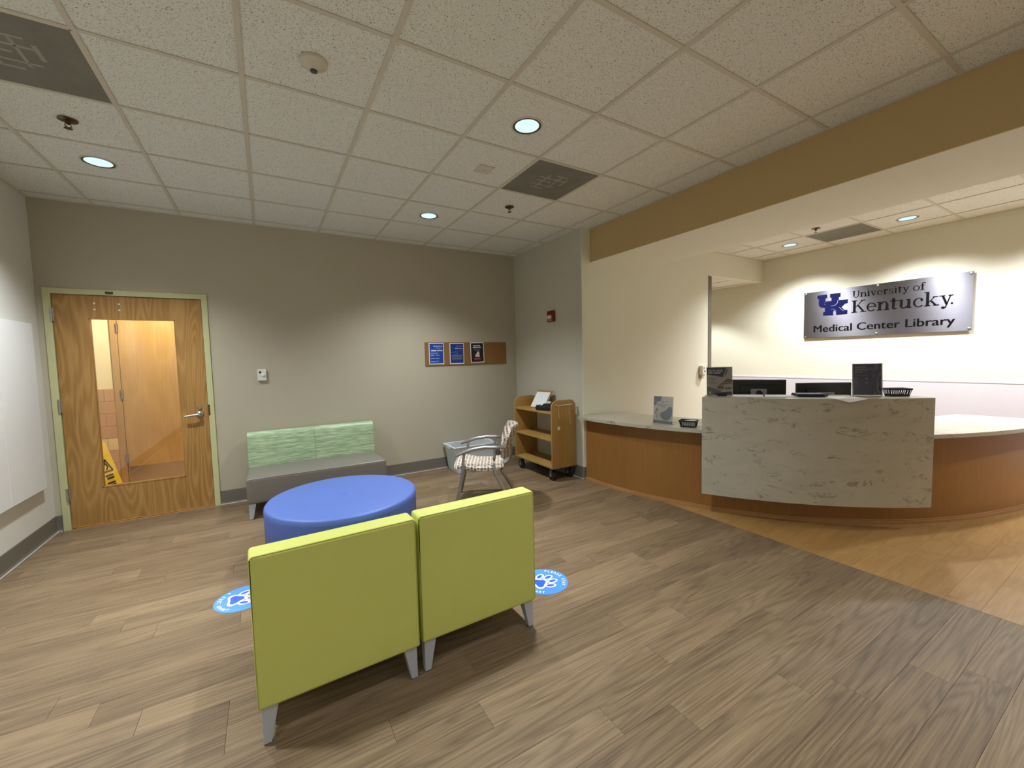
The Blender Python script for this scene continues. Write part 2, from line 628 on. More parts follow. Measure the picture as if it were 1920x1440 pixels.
def glyphs():
    G = {}
    G['U'] = (0.86, [_rc(.10, .10 + ST, .28, 1), _rc(.66, .66 + TH, .28, 1), _rc(.0, .33, 1 - SF, 1), _rc(.55, .84, 1 - SF, 1)] + _arc(.4075, .30, .3075, .32, 180, 360, .11, .075))
    G['n'] = (0.78, [_rc(.10, .10 + ST, 0, XH), _rc(.54, .54 + ST, 0, XH - .22), _rc(.0, .16, XH - SF, XH), _rc(.01, .32, 0, SF), _rc(.45, .76, 0, SF)] + _arc(.44, XH - .23, .225, .245, 0, 165, .12, .085))
    G['i'] = (0.38, [_rc(.12, .12 + ST, 0, XH), _rc(.02, .16, XH - SF, XH), _rc(.02, .35, 0, SF)] + _arc(.18, .88, .075, .075, 0, 360, .075, .075))
    G['v'] = (0.72, [_dg(.16, XH, .37, 0, .13), _dg(.56, XH, .37, 0, .065), _rc(.0, .30, XH - SF, XH), _rc(.44, .70, XH - SF, XH)])
    G['e'] = (0.66, _arc(.33, XH / 2, .30, XH / 2 + .012, 25, 320, .115, .06) + _arc(.33, XH / 2, .30, XH / 2 + .012, 0, 25, .10, .06) + [_rc(.07, .62, XH / 2 - .005, XH / 2 + .05)])
    G['r'] = (0.56, [_rc(.10, .10 + ST, 0, XH), _rc(.0, .16, XH - SF, XH), _rc(.01, .34, 0, SF)] + _arc(.40, XH - .22, .18, .235, 60, 165, .12, .10) + _arc(.45, XH - .09, .08, .085, 0, 360, .08, .085))
    G['s'] = (0.54, _arc(.27, .50, .20, .19, 40, 270, .085, .06) + _arc(.27, .18, .22, .19, -140, 90, .085, .06) + [_rc(.42, .465, .50, .66), _rc(.05, .095, .02, .19)])
    G['t'] = (0.48, [_rc(.13, .13 + ST, .12, .86), _rc(.0, .44, XH - SF, XH)] + _arc(.29, .13, .16, .145, 180, 320, .11, .075))
    G['y'] = (0.72, [_dg(.16, XH, .38, .02, .13), _dg(.57, XH, .30, -.24, .065), _rc(.0, .30, XH - SF, XH), _rc(.45, .71, XH - SF, XH)] + _arc(.20, -.20, .10, .09, 0, 360, .10, .09))
    G['o'] = (0.72, _arc(.35, XH / 2, .33, XH / 2 + .015, 0, 360, .12, .055, 24))
    G['f'] = (0.46, [_rc(.12, .12 + ST, 0, .86), _rc(.0, .42, XH - SF, XH), _rc(.02, .36, 0, SF)] + _arc(.32, .86, .20, .19, 50, 180, .12, .07) + _arc(.42, .96, .07, .07, 0, 360, .07, .07))
    G['K'] = (0.94, [_rc(.10, .10 + ST + .01, 0, 1), _rc(.0, .36, 1 - SF, 1), _rc(.0, .36, 0, SF), _dg(.25, .42, .74, 1, .075), _dg(.42, .58, .80, 0, .15), _rc(.58, .90, 1 - SF, 1), _rc(.58, .96, 0, SF)])
    G['c'] = (0.62, _arc(.34, XH / 2, .31, XH / 2 + .015, 50, 318, .12, .06) + _arc(.50, XH - .17, .085, .085, 0, 360, .085, .085))
    G['u'] = (0.80, [_rc(.10, .10 + ST, .2, XH), _rc(.52, .52 + ST, 0, XH), _rc(.0, .16, XH - SF, XH), _rc(.44, .56, XH - SF, XH), _rc(.60, .76, 0, SF)] + _arc(.335, .225, .235, .24, 180, 345, .12, .085))
    G['k'] = (0.78, [_rc(.10, .10 + ST, 0, 1.05), _rc(.0, .16, 1.05 - SF, 1.05), _rc(.01, .33, 0, SF), _dg(.24, .26, .56, XH, .06), _dg(.36, .38, .63, 0, .135), _rc(.44, .72, XH - SF, XH), _rc(.48, .78, 0, SF)])
    G[' '] = (0.30, [])
    return G


GL = glyphs()


def serif_line(mb, s, x0, x1, z0, cap, y0, y1):
    w = sum(GL[ch][0] for ch in s) - 0.04
    kx = (x1 - x0) / w
    x = x0
    for ch in s:
        adv, polys = GL[ch]
        for p in polys:
            mb.prism([(x + a * kx, z0 + b * cap) for a, b in p], y0, y1, 'xz')
        x += adv * kx


# ================================================================== STRUCTURE
YB = 0.16        # back wall face
XL = -0.42       # left wall face
XR = 4.40        # right wall face
YP = -1.31       # side wall of the reception bay
XBM, XBE, ZBM = 4.53, 5.43, 2.53     # beam
XREC = 8.215     # reception back wall
YN = -7.6        # wall behind the viewer
TW = 0.12

# --- floor, plank by plank
fl = MB().box(XL, XBM, YN, YB, -0.06, -0.006).build('floor', 'slab')
struct(fl, 'brown wood-look plank floor of the waiting area', 'floor')
PW = 0.1455
known = {-3.63: 1.943, -4.066: 2.61, -3.9205: 2.35, -3.486: 1.6, -3.34: 2.005, -3.194: 1.04 + 1.22, -3.049: 1.04, -3.7755: 2.80}
row = 0
y = -3.63 + PW * 26
plank_meshes = {}


def plank_mesh(L, w, key, m):
    k = (round(L, 3), key)
    if k not in plank_meshes:
        b = MB().box(-L / 2 + 0.0004, L / 2 - 0.0004, -w / 2 + 0.0003, w / 2 - 0.0003, -0.006, 0.0, 0.0005, 1)
        o = b.build('plank', m)
        plank_meshes[k] = o.data
        bpy.data.objects.remove(o)
    return plank_meshes[k]


def lay_planks(parent, xa, xb, ya, yb, start_edge, m, key, ends=None):
    n0 = int(math.floor((ya - start_edge) / PW)); n1 = int(math.ceil((yb - start_edge) / PW))
    for k in range(n0, n1):
        e0 = max(start_edge + k * PW, ya); e1 = min(start_edge + (k + 1) * PW, yb)
        w = e1 - e0
        if w < 0.004: continue
        off = (k * 0.4733 + 0.29 * ((k * 7) % 5)) % 1.22
        if ends:
            for ek, ev in ends.items():
                if abs(start_edge + k * PW - ek) < 0.02: off = (ev - xa) % 1.22
        x = xa + off - 1.22
        while x < xb:
            a = max(x, xa); b = min(x + 1.22, xb)
            if b - a > 0.01:
                L = round(b - a, 3)
                me = plank_mesh(L, w, (key, round(w, 4)), m)
                o = bpy.data.objects.new('plank', me)
                COL.objects.link(o); o.parent = parent
                o.location = ((a + b) / 2, (e0 + e1) / 2, 0)
            x += 1.22


lay_planks(fl, XL, XBM, -5.6, YB, -3.63, 'plank', 'b', known)
MB().box(XL, XBM, YN, -5.6 - 0.04, -0.006, 0.0).build('floor_covering', 'plank', fl)
fl2 = MB().box(XBM, XREC, YN, YP, -0.06, -0.006).build('floor', 'slab')
struct(fl2, 'tan wood-look plank floor around the reception desk', 'floor')
lay_planks(fl2, XBM + 0.002, XREC, -5.0, YP, -3.70, 'plank_tan', 't')
MB().box(XBM, XREC, YN, -5.0 - 0.0, -0.006, 0.0).build('floor_covering', 'plank_tan', fl2)

# --- walls
DX0, DX1, DZ = -0.330, 0.730, 2.108          # door opening inside the frame
w = MB()
w.box(XL - TW, DX0 - 0.03, YB, YB + TW, 0, 3.1).box(DX1 + 0.03, XR + TW, YB, YB + TW, 0, 3.1).box(DX0 - 0.03, DX1 + 0.03, YB, YB + TW, DZ + 0.03, 3.1)
struct(w.build('wall_back', 'wall_taupe'), 'taupe accent wall with the wooden door', 'wall')
struct(MB().box(XL - TW, XL, YN, YB, 0, 3.1).build('wall_left', 'wall_white'), 'white wall at the left with boards', 'wall')
wr = MB().box(XR, XR + 0.9, YP, YB, 0, 3.1).build('wall_right', ['wall_grey'])
struct(wr, 'light grey wall behind the book cart', 'wall')
NZ = 2.565                                    # nook ceiling
OX0 = 6.765
w = MB()
w.box(XR + 0.9, OX0, YP, YP + TW, 0, 3.1)
w.box(OX0, XREC, YP, YP + TW, NZ, 3.1)
ws = w.build('wall_side', 'wall_cream')
struct(ws, 'cream side wall of the reception bay with an opening', 'wall')
o = MB().box(XR, XR + 0.9, YP - 0.006, YP, 0, 3.0).build('wall_face', 'wall_cream', ws)
wrec = MB().box(XREC, XREC + TW, YN, 0.75, 0, 3.1).build('wall_reception', 'wall_cream')
struct(wrec, 'cream wall behind the desk with the metal sign', 'wall')
struct(MB().box(XREC - 0.008, XREC, YN, 0.75, 0.0, 1.03).build('trim_1', 'wall_low'), 'white lower wall panel behind the desk', 'wall panel')
struct(MB().box(XREC - 0.011, XREC, YN, 0.75, 1.03, 1.055, 0.004, 2).build('trim_2', 'wall_low'), 'thin white chair rail behind the desk', 'rail')
struct(MB().box(XL - TW, XREC + TW, YN - TW, YN, 0, 3.1).build('wall_front', 'wall_white'), 'white wall behind the viewer', 'wall')
# nook behind the opening
struct(MB().box(OX0 - 0.6, XREC, 0.63, 0.75, 0, 2.7).box(OX0 - 0.72, OX0 - 0.6, YP + TW, 0.75, 0, 2.7).build('wall_nook', 'wall_cream'), 'cream wall of the nook beyond the opening', 'wall')
struct(MB().box(OX0 - 0.6, XREC, YP + TW, 0.63, -0.06, 0.0).build('floor', 'plank_tan'), 'tan floor of the nook beyond the opening', 'floor')

# --- beam: ochre fascia over a cream soffit
bm_ = bmesh.new()
b = MB()
b.box(XBM, XBM + 0.012, YN, YP, ZBM, 3.05, mi=0)
b.box(XBM + 0.012, XBE, YN, YP, ZBM + 0.0005, 3.05, mi=1)
struct(b.build('trim_3', ['ochre', 'soffit']), 'ochre-fronted ceiling beam with cream underside', 'beam')
# corner guard at the opening
struct(MB().box(OX0, OX0 + 0.075, YP - 0.006, YP + TW + 0.002, 0.0, 2.552, 0.002, 1).build('trim_4', 'guard'), 'grey metal corner guard at the wall opening', 'corner guard')

# --- baseboards with a cove toe
def cove(name, p0, p1, nrm, label):
    d = Vector((p1[0] - p0[0], p1[1] - p0[1], 0)); L = d.length; d.normalize(); n = Vector((nrm[0], nrm[1], 0))
    prof = [(0.0, 0.0), (0.020, 0.0), (0.019, 0.004), (0.011, 0.010), (0.006, 0.022), (0.004, 0.14), (0.002, 0.146), (0.0, 0.146)]
    b = bmesh.new()
    A = [b.verts.new((p0[0] + n.x * u, p0[1] + n.y * u, z)) for u, z in prof]
    B = [b.verts.new((p1[0] + n.x * u, p1[1] + n.y * u, z)) for u, z in prof]
    for i in range(len(prof)):
        j = (i + 1) % len(prof)
        b.faces.new((A[i], A[j], B[j], B[i]))
    b.faces.new(A[::-1]); b.faces.new(B)
    bmesh.ops.recalc_face_normals(b, faces=b.faces)
    m = MB(); m._merge(b)
    o = struct(m.build(name, 'base'), label, 'baseboard')
    q0 = Vector((p0[0], p0[1], 0)) + n * 0.0145; q1 = Vector((p1[0], p1[1], 0)) + n * 0.0145
    MB().tube([(q0.x, q0.y, 0.004), (q1.x, q1.y, 0.004)], 0.006, 8).build('toe_highlight', MT['toe'], o, 60)  # pale strip paints the highlight along the toe of the cove
    return o


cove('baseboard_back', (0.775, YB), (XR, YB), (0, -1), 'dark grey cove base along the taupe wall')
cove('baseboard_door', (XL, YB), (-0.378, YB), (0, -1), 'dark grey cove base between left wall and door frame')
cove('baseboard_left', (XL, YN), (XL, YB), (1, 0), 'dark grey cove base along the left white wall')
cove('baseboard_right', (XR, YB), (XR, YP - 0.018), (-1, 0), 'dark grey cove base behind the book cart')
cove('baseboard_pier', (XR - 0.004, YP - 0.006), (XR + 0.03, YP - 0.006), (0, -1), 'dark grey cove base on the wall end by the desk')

# --- ceiling: slab, tiles, grid
cl = MB().box(XL - TW, XBM, YN, YB + TW, CEIL + 0.03, CEIL + 0.12).build('ceiling', 'grid')
struct(cl, 'suspended acoustic tile ceiling over the waiting area', 'ceiling')
cl2 = MB().box(XBE, XREC, YN, YP, CEIL + 0.03, CEIL + 0.12).build('ceiling', 'grid')
struct(cl2, 'suspended acoustic tile ceiling over the reception bay', 'ceiling')
cl3 = MB().box(OX0 - 0.6, XREC, YP + TW, 0.63, NZ + 0.02, NZ + 0.10).build('ceiling', 'grid')
struct(cl3, 'low acoustic tile ceiling in the nook beyond the opening', 'ceiling')
tile_meshes = {}


def ceiling_bay(parent, xs, ys, z, skip=()):
    for i in range(len(xs) - 1):
        for j in range(len(ys) - 1):
            x0, x1, y0, y1 = xs[i], xs[i + 1], ys[j], ys[j + 1]
            cx, cy = (x0 + x1) / 2, (y0 + y1) / 2
            if any(abs(cx - s[0]) < 0.1 and abs(cy - s[1]) < 0.1 for s in skip): continue
            k = (round(x1 - x0, 3), round(y1 - y0, 3))
            if k not in tile_meshes:
                a, c = k[0] / 2 - 0.002, k[1] / 2 - 0.002
                o = MB().box(-a, a, -c, c, 0.0, 0.016).build('ceiling_tile', 'tile')
                tile_meshes[k] = o.data; bpy.data.objects.remove(o)
            o = bpy.data.objects.new('ceiling_tile', tile_meshes[k])
            COL.objects.link(o); o.parent = parent; o.location = (cx, cy, z + 0.004)
    g = 0.0118
    for x in xs[1:-1]:
        MB().box(x - g, x + g, ys[0], ys[-1], z - 0.001, z + 0.003).build('grid_runner', 'grid', parent)
    for yy in ys[1:-1]:
        MB().box(xs[0], xs[-1], yy - g, yy + g, z - 0.0006, z + 0.003).build('grid_runner', 'grid', parent)
    e = 0.02
    MB().box(xs[0], xs[0] + e, ys[0], ys[-1], z - 0.0008, z + 0.003).build('wall_angle', 'grid', parent)
    MB().box(xs[-1] - e, xs[-1], ys[0], ys[-1], z - 0.0008, z + 0.003).build('wall_angle', 'grid', parent)
    MB().box(xs[0], xs[-1], ys[0], ys[0] + e, z - 0.0007, z + 0.003).build('wall_angle', 'grid', parent)
    MB().box(xs[0], xs[-1], ys[-1] - e, ys[-1], z - 0.0007, z + 0.003).build('wall_angle', 'grid', parent)


T = 0.61
xs = [XL] + [i * T for i in range(0, 8)] + [XBM]
ys = [-12 * T - 0.28] + [-j * T for j in range(12, -1, -1)] + [YB]
VENTS = [(0.305, -2.135), (3.355, -2.135)]
ceiling_bay(cl, xs, ys, CEIL, VENTS)
rx = [XBE, 6.00, 6.61, 7.22, 7.83, XREC]
ry = [-7.6] + [-1.72 - 0.604 * k for k in range(9, -1, -1)] + [YP]
RV = [(7.525, -2.626)]
ceiling_bay(cl2, rx, ry, CEIL, RV)
ceiling_bay(cl3, [OX0 - 0.6, 6.9, 7.5, 8.0, XREC], [YP + TW, -0.7, -0.1, 0.63], NZ)

# ================================================================== DOOR AND HALL BEHIND IT
d1 = bpy.data.objects.new('door_1', None); COL.objects.link(d1)
struct(d1, 'oak door with a tall glass pane and cream metal frame', 'door')
f = MB()
FW = 0.045
f.box(DX0 - FW, DX0 + 0.004, YB - 0.014, YB + TW + 0.01, 0, DZ + FW, 0.003, 2)
f.box(DX1 - 0.004, DX1 + FW, YB - 0.014, YB + TW + 0.01, 0, DZ + FW, 0.003, 2)
f.box(DX0 - FW, DX1 + FW, YB - 0.0135, YB + TW + 0.01, DZ - 0.004, DZ + FW, 0.003, 2)
f.box(DX0, DX0 + 0.016, YB + 0.058, YB + TW, 0, DZ).box(DX1 - 0.016, DX1, YB + 0.058, YB + TW, 0, DZ).box(DX0, DX1, YB + 0.058, YB + TW, DZ - 0.016, DZ)
f.build('door_frame', 'frame', d1)
SX0, SX1, SZ0, SZ1 = -0.322, 0.722, 0.014, 2.100
GX0, GX1, GZ0, GZ1 = -0.102, 0.507, 0.345, 1.896
SY = YB + 0.004
m = MB()
m.box(SX0, GX0, SY, SY + 0.045, SZ0, SZ1).box(GX1, SX1, SY, SY + 0.045, SZ0, SZ1)
m.box(GX0, GX1, SY, SY + 0.045, GZ1, SZ1).box(GX0, GX1, SY, SY + 0.045, SZ0, GZ0)
leaf = m.build('door_leaf', 'oak', d1)
m = MB(); t_ = 0.008
m.box(GX0, GX0 + t_, SY - 0.003, SY + 0.048, GZ0, GZ1).box(GX1 - t_, GX1, SY - 0.003, SY + 0.048, GZ0, GZ1)
m.box(GX0, GX1, SY - 0.003, SY + 0.048, GZ0, GZ0 + t_).box(GX0, GX1, SY - 0.003, SY + 0.048, GZ1 - t_, GZ1)
m.build('glazing_bead', 'oak', leaf)
MB().box(GX0, GX1, SY + 0.019, SY + 0.025, GZ0, GZ1).build('glass_pane', 'doorglass', leaf)
for hz in (1.921, 1.118, 0.321):
    MB().lathe([(0.008, -0.058), (0.008, 0.058)], 12).box(-0.014, 0.014, 0.004, 0.012, -0.057, 0.057).build('hinge', 'chrome', d1, 40, (SX0 - 0.004, YB - 0.020, hz))
for sx, sz in ((-0.055, 2.030), (0.112, 2.030), (-0.055, 1.975), (0.112, 1.975)):
    MB().lathe([(0.008, 0), (0.008, 0.003), (0.004, 0.005)], 12, Matrix.Rotation(PI / 2, 4, 'X')).build('screw_cap', 'white', leaf, 40, (sx, SY, sz))
h = MB()
h.lathe([(0.033, 0), (0.033, 0.006), (0.026, 0.012), (0.017, 0.016), (0.015, 0.052), (0.013, 0.056)], 28, Matrix.Rotation(PI / 2, 4, 'X'))
h.tube([(0, -0.050, 0), (-0.02, -0.054, 0.0), (-0.06, -0.056, -0.004), (-0.118, -0.054, -0.010)], [0.013, 0.012, 0.0105, 0.010], 12)
h.build('lever_handle', 'chrome', leaf, 50, (0.652, SY, 0.958))
MB().lathe([(0.018, 0), (0.018, 0.012), (0.015, 0.016)], 24, Matrix.Rotation(PI / 2, 4, 'X')).box(-0.002, 0.002, -0.018, -0.012, -0.007, 0.007).build('key_cylinder', 'chrome', leaf, 40, (0.654, SY, 1.026))
MB().box(DX1 - 0.006, DX1 + 0.010, YB - 0.0155, YB - 0.010, 0.94, 1.05).build('strike_plate', 'bronze', d1)
MB().box(0.028, 0.082, YB - 0.0155, YB - 0.010, DZ + 0.006, DZ + 0.030).build('frame_label', 'bronze', d1)

# hall beyond
YH = 1.80
HC = 2.62
struct(MB().box(-1.5, -0.35, YH, YH + TW, 0, HC).box(0.70, 1.9, YH, YH + TW, 0, HC).box(-0.35, 0.70, YH, YH + TW, 2.14, HC).build('wall_hall', 'hallwall'), 'cream hall wall seen through the door glass', 'wall')
struct(MB().box(-1.62, -1.5, YB + TW, YH + TW, 0, HC).build('wall_hall_west', 'hallwall'), 'cream hall end wall beyond the door at left', 'wall')
struct(MB().box(1.9, 2.02, YB + TW, YH + TW, 0, HC).build('wall_hall_east', 'hallwall'), 'cream hall end wall beyond the door at right', 'wall')
struct(MB().box(-1.5, 1.9, YB + 0.0, YH + TW, -0.06, 0.0).build('floor', 'tile_tan'), 'pale hall floor beyond the door', 'floor')
struct(MB().box(-1.5, 1.9, YB + TW, YH, HC, HC + 0.05).build('ceiling', 'white'), 'white hall ceiling beyond the door', 'ceiling')
wains = struct(MB().box(-1.5, -0.35, YH - 0.008, YH, 0, 1.19).build('trim_5', 'grout'), 'tan glazed tile wainscot in the hall', 'wainscot')
rows = [0.0, 0.137, 0.287, 0.437, 0.587, 0.737, 0.89, 1.04, 1.19]
for r_ in range(8):
    x = -1.5 - (0.15 if r_ % 2 else 0)
    while x < -0.35:
        a, c = max(x, -1.5), min(x + 0.30, -0.35)
        if c - a > 0.03:
            MB().box(a + 0.003, c - 0.003, YH - 0.014, YH - 0.008, rows[r_] + 0.003, rows[r_ + 1] - 0.003, 0.002, 1).build('tile', 'tile_cream' if r_ == 3 else 'tile_tan', wains)
        x += 0.30
d2 = bpy.data.objects.new('door_2', None); COL.objects.link(d2)
struct(d2, 'pale birch hall door with steel kick plate seen through the glass', 'door')
MB().box(-0.35, -0.288, YH - 0.02, YH + 0.1, 0, 2.15).box(0.64, 0.70, YH - 0.02, YH + 0.1, 0, 2.15).box(-0.35, 0.70, YH - 0.0195, YH + 0.1, 2.09, 2.15).build('door_frame', 'hallframe', d2)
lf2 = MB().box(-0.283, 0.635, YH - 0.006, YH + 0.04, 0.012, 2.086).build('door_leaf', 'birch', d2)
MB().box(-0.270, 0.622, YH - 0.009, YH - 0.006, 0.02, 0.215).build('kick_plate', 'chrome', lf2)
for hz in (1.925, 1.113, 0.328):
    MB().lathe([(0.008, -0.055), (0.008, 0.055)], 12).box(-0.016, 0.016, 0.004, 0.010, -0.055, 0.055).build('hinge', 'chrome', d2, 40, (-0.286, YH - 0.026, hz))


def lamp(parent, power, col, size=150, blend=0.5, soft=0.08, z=-0.012, name='lamp'):
    ld = bpy.data.lights.new(name, 'SPOT')
    ld.energy = power; ld.color = col
    ld.spot_size = math.radians(size); ld.spot_blend = blend; ld.shadow_soft_size = soft
    o = bpy.data.objects.new(name, ld); COL.objects.link(o)
    o.parent = parent; o.location = (0, 0, z)
    return o


t = thing('hall_light', 'round flush hall ceiling light beyond the door', 'light', (0.25, 1.05, HC))
MB().lathe([(0.17, 0), (0.17, -0.012), (0.15, -0.014)], 32).build('trim_ring', 'white', t, 40)
MB().lathe([(0.15, -0.013), (0.10, -0.03), (0.0, -0.035)], 32).build('lens', 'hall_lens', t, 60)
lamp(t, LIGHT_HALL, (1.0, 0.88, 0.68), 170, 0.5, 0.12, -0.05)

# yellow floor sign standing in the hall
t = thing('wet_floor_sign', 'yellow folding caution sign standing in the hall behind the glass', 'floor sign', (-0.378, 1.12, 0.0), math.radians(68))
m = MB()
for s_ in (-1, 1):
    m = MB()
    bo, tp = 0.15 * s_, 0.022 * s_
    m.hexa([(-0.15, bo - 0.008, 0.01), (0.15, bo - 0.008, 0.01), (0.15, bo + 0.008, 0.01), (-0.15, bo + 0.008, 0.01)],
           [(-0.085, tp - 0.008, 0.62), (0.085, tp - 0.008, 0.62), (0.085, tp + 0.008, 0.62), (-0.085, tp + 0.008, 0.62)], 0.004)
    m.build('panel', 'yellow', t)
MB().box(-0.06, 0.06, -0.03, 0.03, 0.60, 0.645, 0.01).box(-0.035, 0.035, -0.012, 0.012, 0.635, 0.70, 0.01).build('hinge_cap', 'yellow', t)
m = MB()
sl = math.atan2(0.128, 0.61)
Rm = Matrix.Translation((0, -0.0175, 0.62)) @ Matrix.Rotation(sl, 4, 'X').inverted() @ Matrix.Identity(4)


def onpanel(x, dz):
    """point on the outward face of the near panel, dz below its top"""
    k = dz / 0.61
    return (x, -0.022 - 0.128 * k - 0.0095, 0.62 - dz)


tri = [(-0.062, 0.30), (0.062, 0.30), (0.0, 0.17)]
for a, c in ((0, 1), (1, 2), (2, 0)):
    m.tube([onpanel(*tri[a]), onpanel(*tri[c])], 0.006, 6)
m.tube([onpanel(-0.01, 0.215), onpanel(0.012, 0.25), onpanel(-0.015, 0.285)], 0.007, 6)
for k, dz in enumerate((0.345, 0.375, 0.425, 0.45)):
    m.tube([onpanel(-0.05 + 0.01 * (k % 2), dz), onpanel(0.045, dz)], 0.009, 6)
m.build('warning_print', 'signblack', t)['kind'] = 'stuff'

# ================================================================== CEILING FITTINGS
def downlight_proto():
    t = thing('downlight', '', 'downlight')
    MB().lathe([(0.089, -0.001), (0.099, -0.002), (0.101, 0.004)], 40, cap=False).build('trim_ring', 'grid', t, 40)
    MB().lathe([(0.076, 0.0005), (0.083, -0.0016), (0.0895, -0.0012)], 40, cap=False).build('reflector', 'bronze', t, 40)
    MB().lathe([(0.0, 0.0006), (0.079, 0.0006)], 40, cap=False).build('lens', 'lens', t)
    return t


dl0 = downlight_proto()
DL_MAIN = [((0.305, -0.915), 'round ceiling downlight nearest the wooden door'),
           ((2.745, -2.745), 'largest round downlight, in the ceiling above the lime chairs'),
           ((2.745, -0.915), 'round ceiling downlight above the corkboard wall'),
           ((0.305, -2.745), 'round ceiling downlight out of view beside the left return grille'),
           ((0.305, -4.575), 'round dimmed ceiling downlight added out of view above the viewer at left'),  # unseen pair added at low power to brighten floor and chair backs
           ((2.745, -4.575), 'round dimmed ceiling downlight added out of view above the viewer at right'),
           ((0.305, -6.405), 'round ceiling downlight behind the viewer at left'),
           ((2.745, -6.405), 'round ceiling downlight behind the viewer at right')]
DL_REC = [((7.525, -2.02), 'round downlight left of the grille over the reception wall'),
          ((7.525, -3.23), 'round downlight right of the grille over the reception wall'),
          ((7.525, -4.44), 'round downlight out of view over the right end of the desk'),
          ((7.525, -5.65), 'round downlight out of view over the tan floor')]
for k, ((x, y_), lab) in enumerate(DL_MAIN + DL_REC):
    o = dl0 if k == 0 else copy_tree(dl0)
    if k == 0:
        protos = [c for c in o.children]
    o.location = (x, y_, CEIL + 0.0005)
    o['label'] = lab; o['group'] = 'recessed ceiling downlights'
for k, ((x, y_), lab) in enumerate(DL_MAIN + DL_REC):
    o = [q for q in bpy.data.objects if q.get('label') == lab][0]
    rec = k >= len(DL_MAIN)
    lamp(o, LIGHT_REC if rec else LIGHT_MAIN * (0.35 if 'dimmed' in lab else 1.0), COL_REC if rec else COL_MAIN, 134 if rec else 121, 0.85 if rec else 1.0, 0.075)
o = copy_tree(dl0)
for c in list(o.children):
    if c.type == 'LIGHT': bpy.data.objects.remove(c)
o.location = (7.45, -0.40, NZ + 0.0005); o['label'] = 'round downlight hidden above the nook beyond the opening'
lamp(o, LIGHT_REC * 0.4, COL_REC, 112, 0.4, 0.075)


def vent(loc, label, size, ghosts):
    t = thing('return_grille', label, 'vent', loc, 0, 'square perforated return air grilles')
    a = size / 2
    MB().box(-a + 0.008, a - 0.008, -a + 0.008, a - 0.008, 0.0, 0.004).build('perforated_face', 'vent', t)
    m = MB()
    for s_ in (-1, 1):
        m.box(-a, a, s_ * a - 0.008, s_ * a + 0.008, -0.0012, 0.006).box(s_ * a - 0.008, s_ * a + 0.008, -a, a, -0.0012, 0.006)
    m.build('edge_frame', 'grid', t)
    return t


def dust_lines(t, segs):
    m = MB()
    for (x0, y0, x1, y1) in segs:
        m.tube([(x0, y0, -0.0004), (x1, y1, -0.0004)], 0.0085, 6, 0.12)
    m.build('neck_marks', MT['ventmark'], t)['kind'] = 'stuff'


MT['ventmark'] = plain('vent_clean_streak', (158, 155, 147), 0.6, var=0.2, scale=40)
marks = [(-0.13, 0.07, 0.10, 0.07), (-0.13, -0.06, 0.12, -0.06), (-0.10, 0.13, 0.02, 0.13), (-0.06, 0.13, -0.06, -0.12), (0.05, 0.10, 0.05, -0.13), (0.12, 0.02, 0.12, -0.10), (-0.12, 0.0, 0.02, 0.0), (0.0, -0.13, 0.10, -0.13)]
v = vent((0.305, -2.135, CEIL), 'large dusty return grille cut by the left edge of the ceiling', 0.60, marks); dust_lines(v, marks)
v = vent((3.355, -2.135, CEIL), 'dusty square return grille beside the largest downlight', 0.60, marks); dust_lines(v, marks)
vent((7.525, -2.626, CEIL), 'dark grille between two downlights over the reception wall', 0.60, marks)


def sprinkler(loc, label):
    t = thing('sprinkler_head', label, 'sprinkler', loc, 0.4, 'bronze pendent sprinkler heads')
    MB().lathe([(0.044, 0.002), (0.044, -0.003), (0.030, -0.008), (0.018, -0.009)], 28).build('escutcheon', 'bronze', t, 40)
    MB().lathe([(0.011, -0.006), (0.011, -0.022), (0.006, -0.026)], 14).tube([(0.010, 0, -0.020), (0.015, 0, -0.032), (0.003, 0, -0.046)], 0.003, 6).tube([(-0.010, 0, -0.020), (-0.015, 0, -0.032), (-0.003, 0, -0.046)], 0.003, 6).build('body', 'bronze', t, 40)
    MB().lathe([(0.004, -0.044), (0.019, -0.047), (0.019, -0.049), (0.0, -0.049)], 20).build('deflector', 'bronze', t)
    return t


sprinkler((0.327, -1.52, CEIL), 'bronze sprinkler head below the left return grille')
sprinkler((3.349, -1.50, CEIL), 'bronze sprinkler head beyond the grille above the corkboard side')
sprinkler((6.98, -2.56, CEIL), 'bronze sprinkler head over the reception desk')

t = thing('occupancy_sensor', 'round white ceiling sensor with dark round lens', 'sensor', (1.525, -2.72, CEIL))
MB().lathe([(0.064, 0.002), (0.062, -0.010), (0.052, -0.018), (0.024, -0.030), (0.018, -0.040)], 36).build('housing', 'grid', t, 40)
MB().lathe([(0.0165, -0.039), (0.0165, -0.046), (0.010, -0.049), (0.0, -0.049)], 24).build('lens', 'darkgrey', t, 50)
t = thing('ceiling_cover_plate', 'small blank square plate on a tile near the grille', 'cover plate', (2.775, -2.09, CEIL))
MB().box(-0.062, 0.062, -0.062, 0.062, -0.003, 0.004, 0.002, 1).build('plate', 'grid', t)
MB().lathe([(0.005, -0.003), (0.003, -0.005)], 10).build('screw', 'darkgrey', t)

# ================================================================== WALL ITEMS
# thermostat on the taupe wall
t = thing('wall_sensor', 'small white wall control box with black dot above the sofa', 'wall control', (1.207, YB, 1.272))
MB().box(-0.040, 0.040, -0.030, 0.0, 0, 0.120, 0.004, 2).build('housing', 'white', t)
MB().lathe([(0.011, 0.0), (0.011, 0.003)], 20, Matrix.Translation((-0.016, -0.030, 0.088)) @ Matrix.Rotation(PI / 2, 4, 'X')).build('sensor_dot', 'dark', t)
MB().lathe([(0.018, 0.0), (0.015, 0.012), (0.012, 0.014)], 24, Matrix.Translation((0.012, -0.030, 0.058)) @ Matrix.Rotation(PI / 2, 4, 'X')).build('knob', 'white', t, 40)


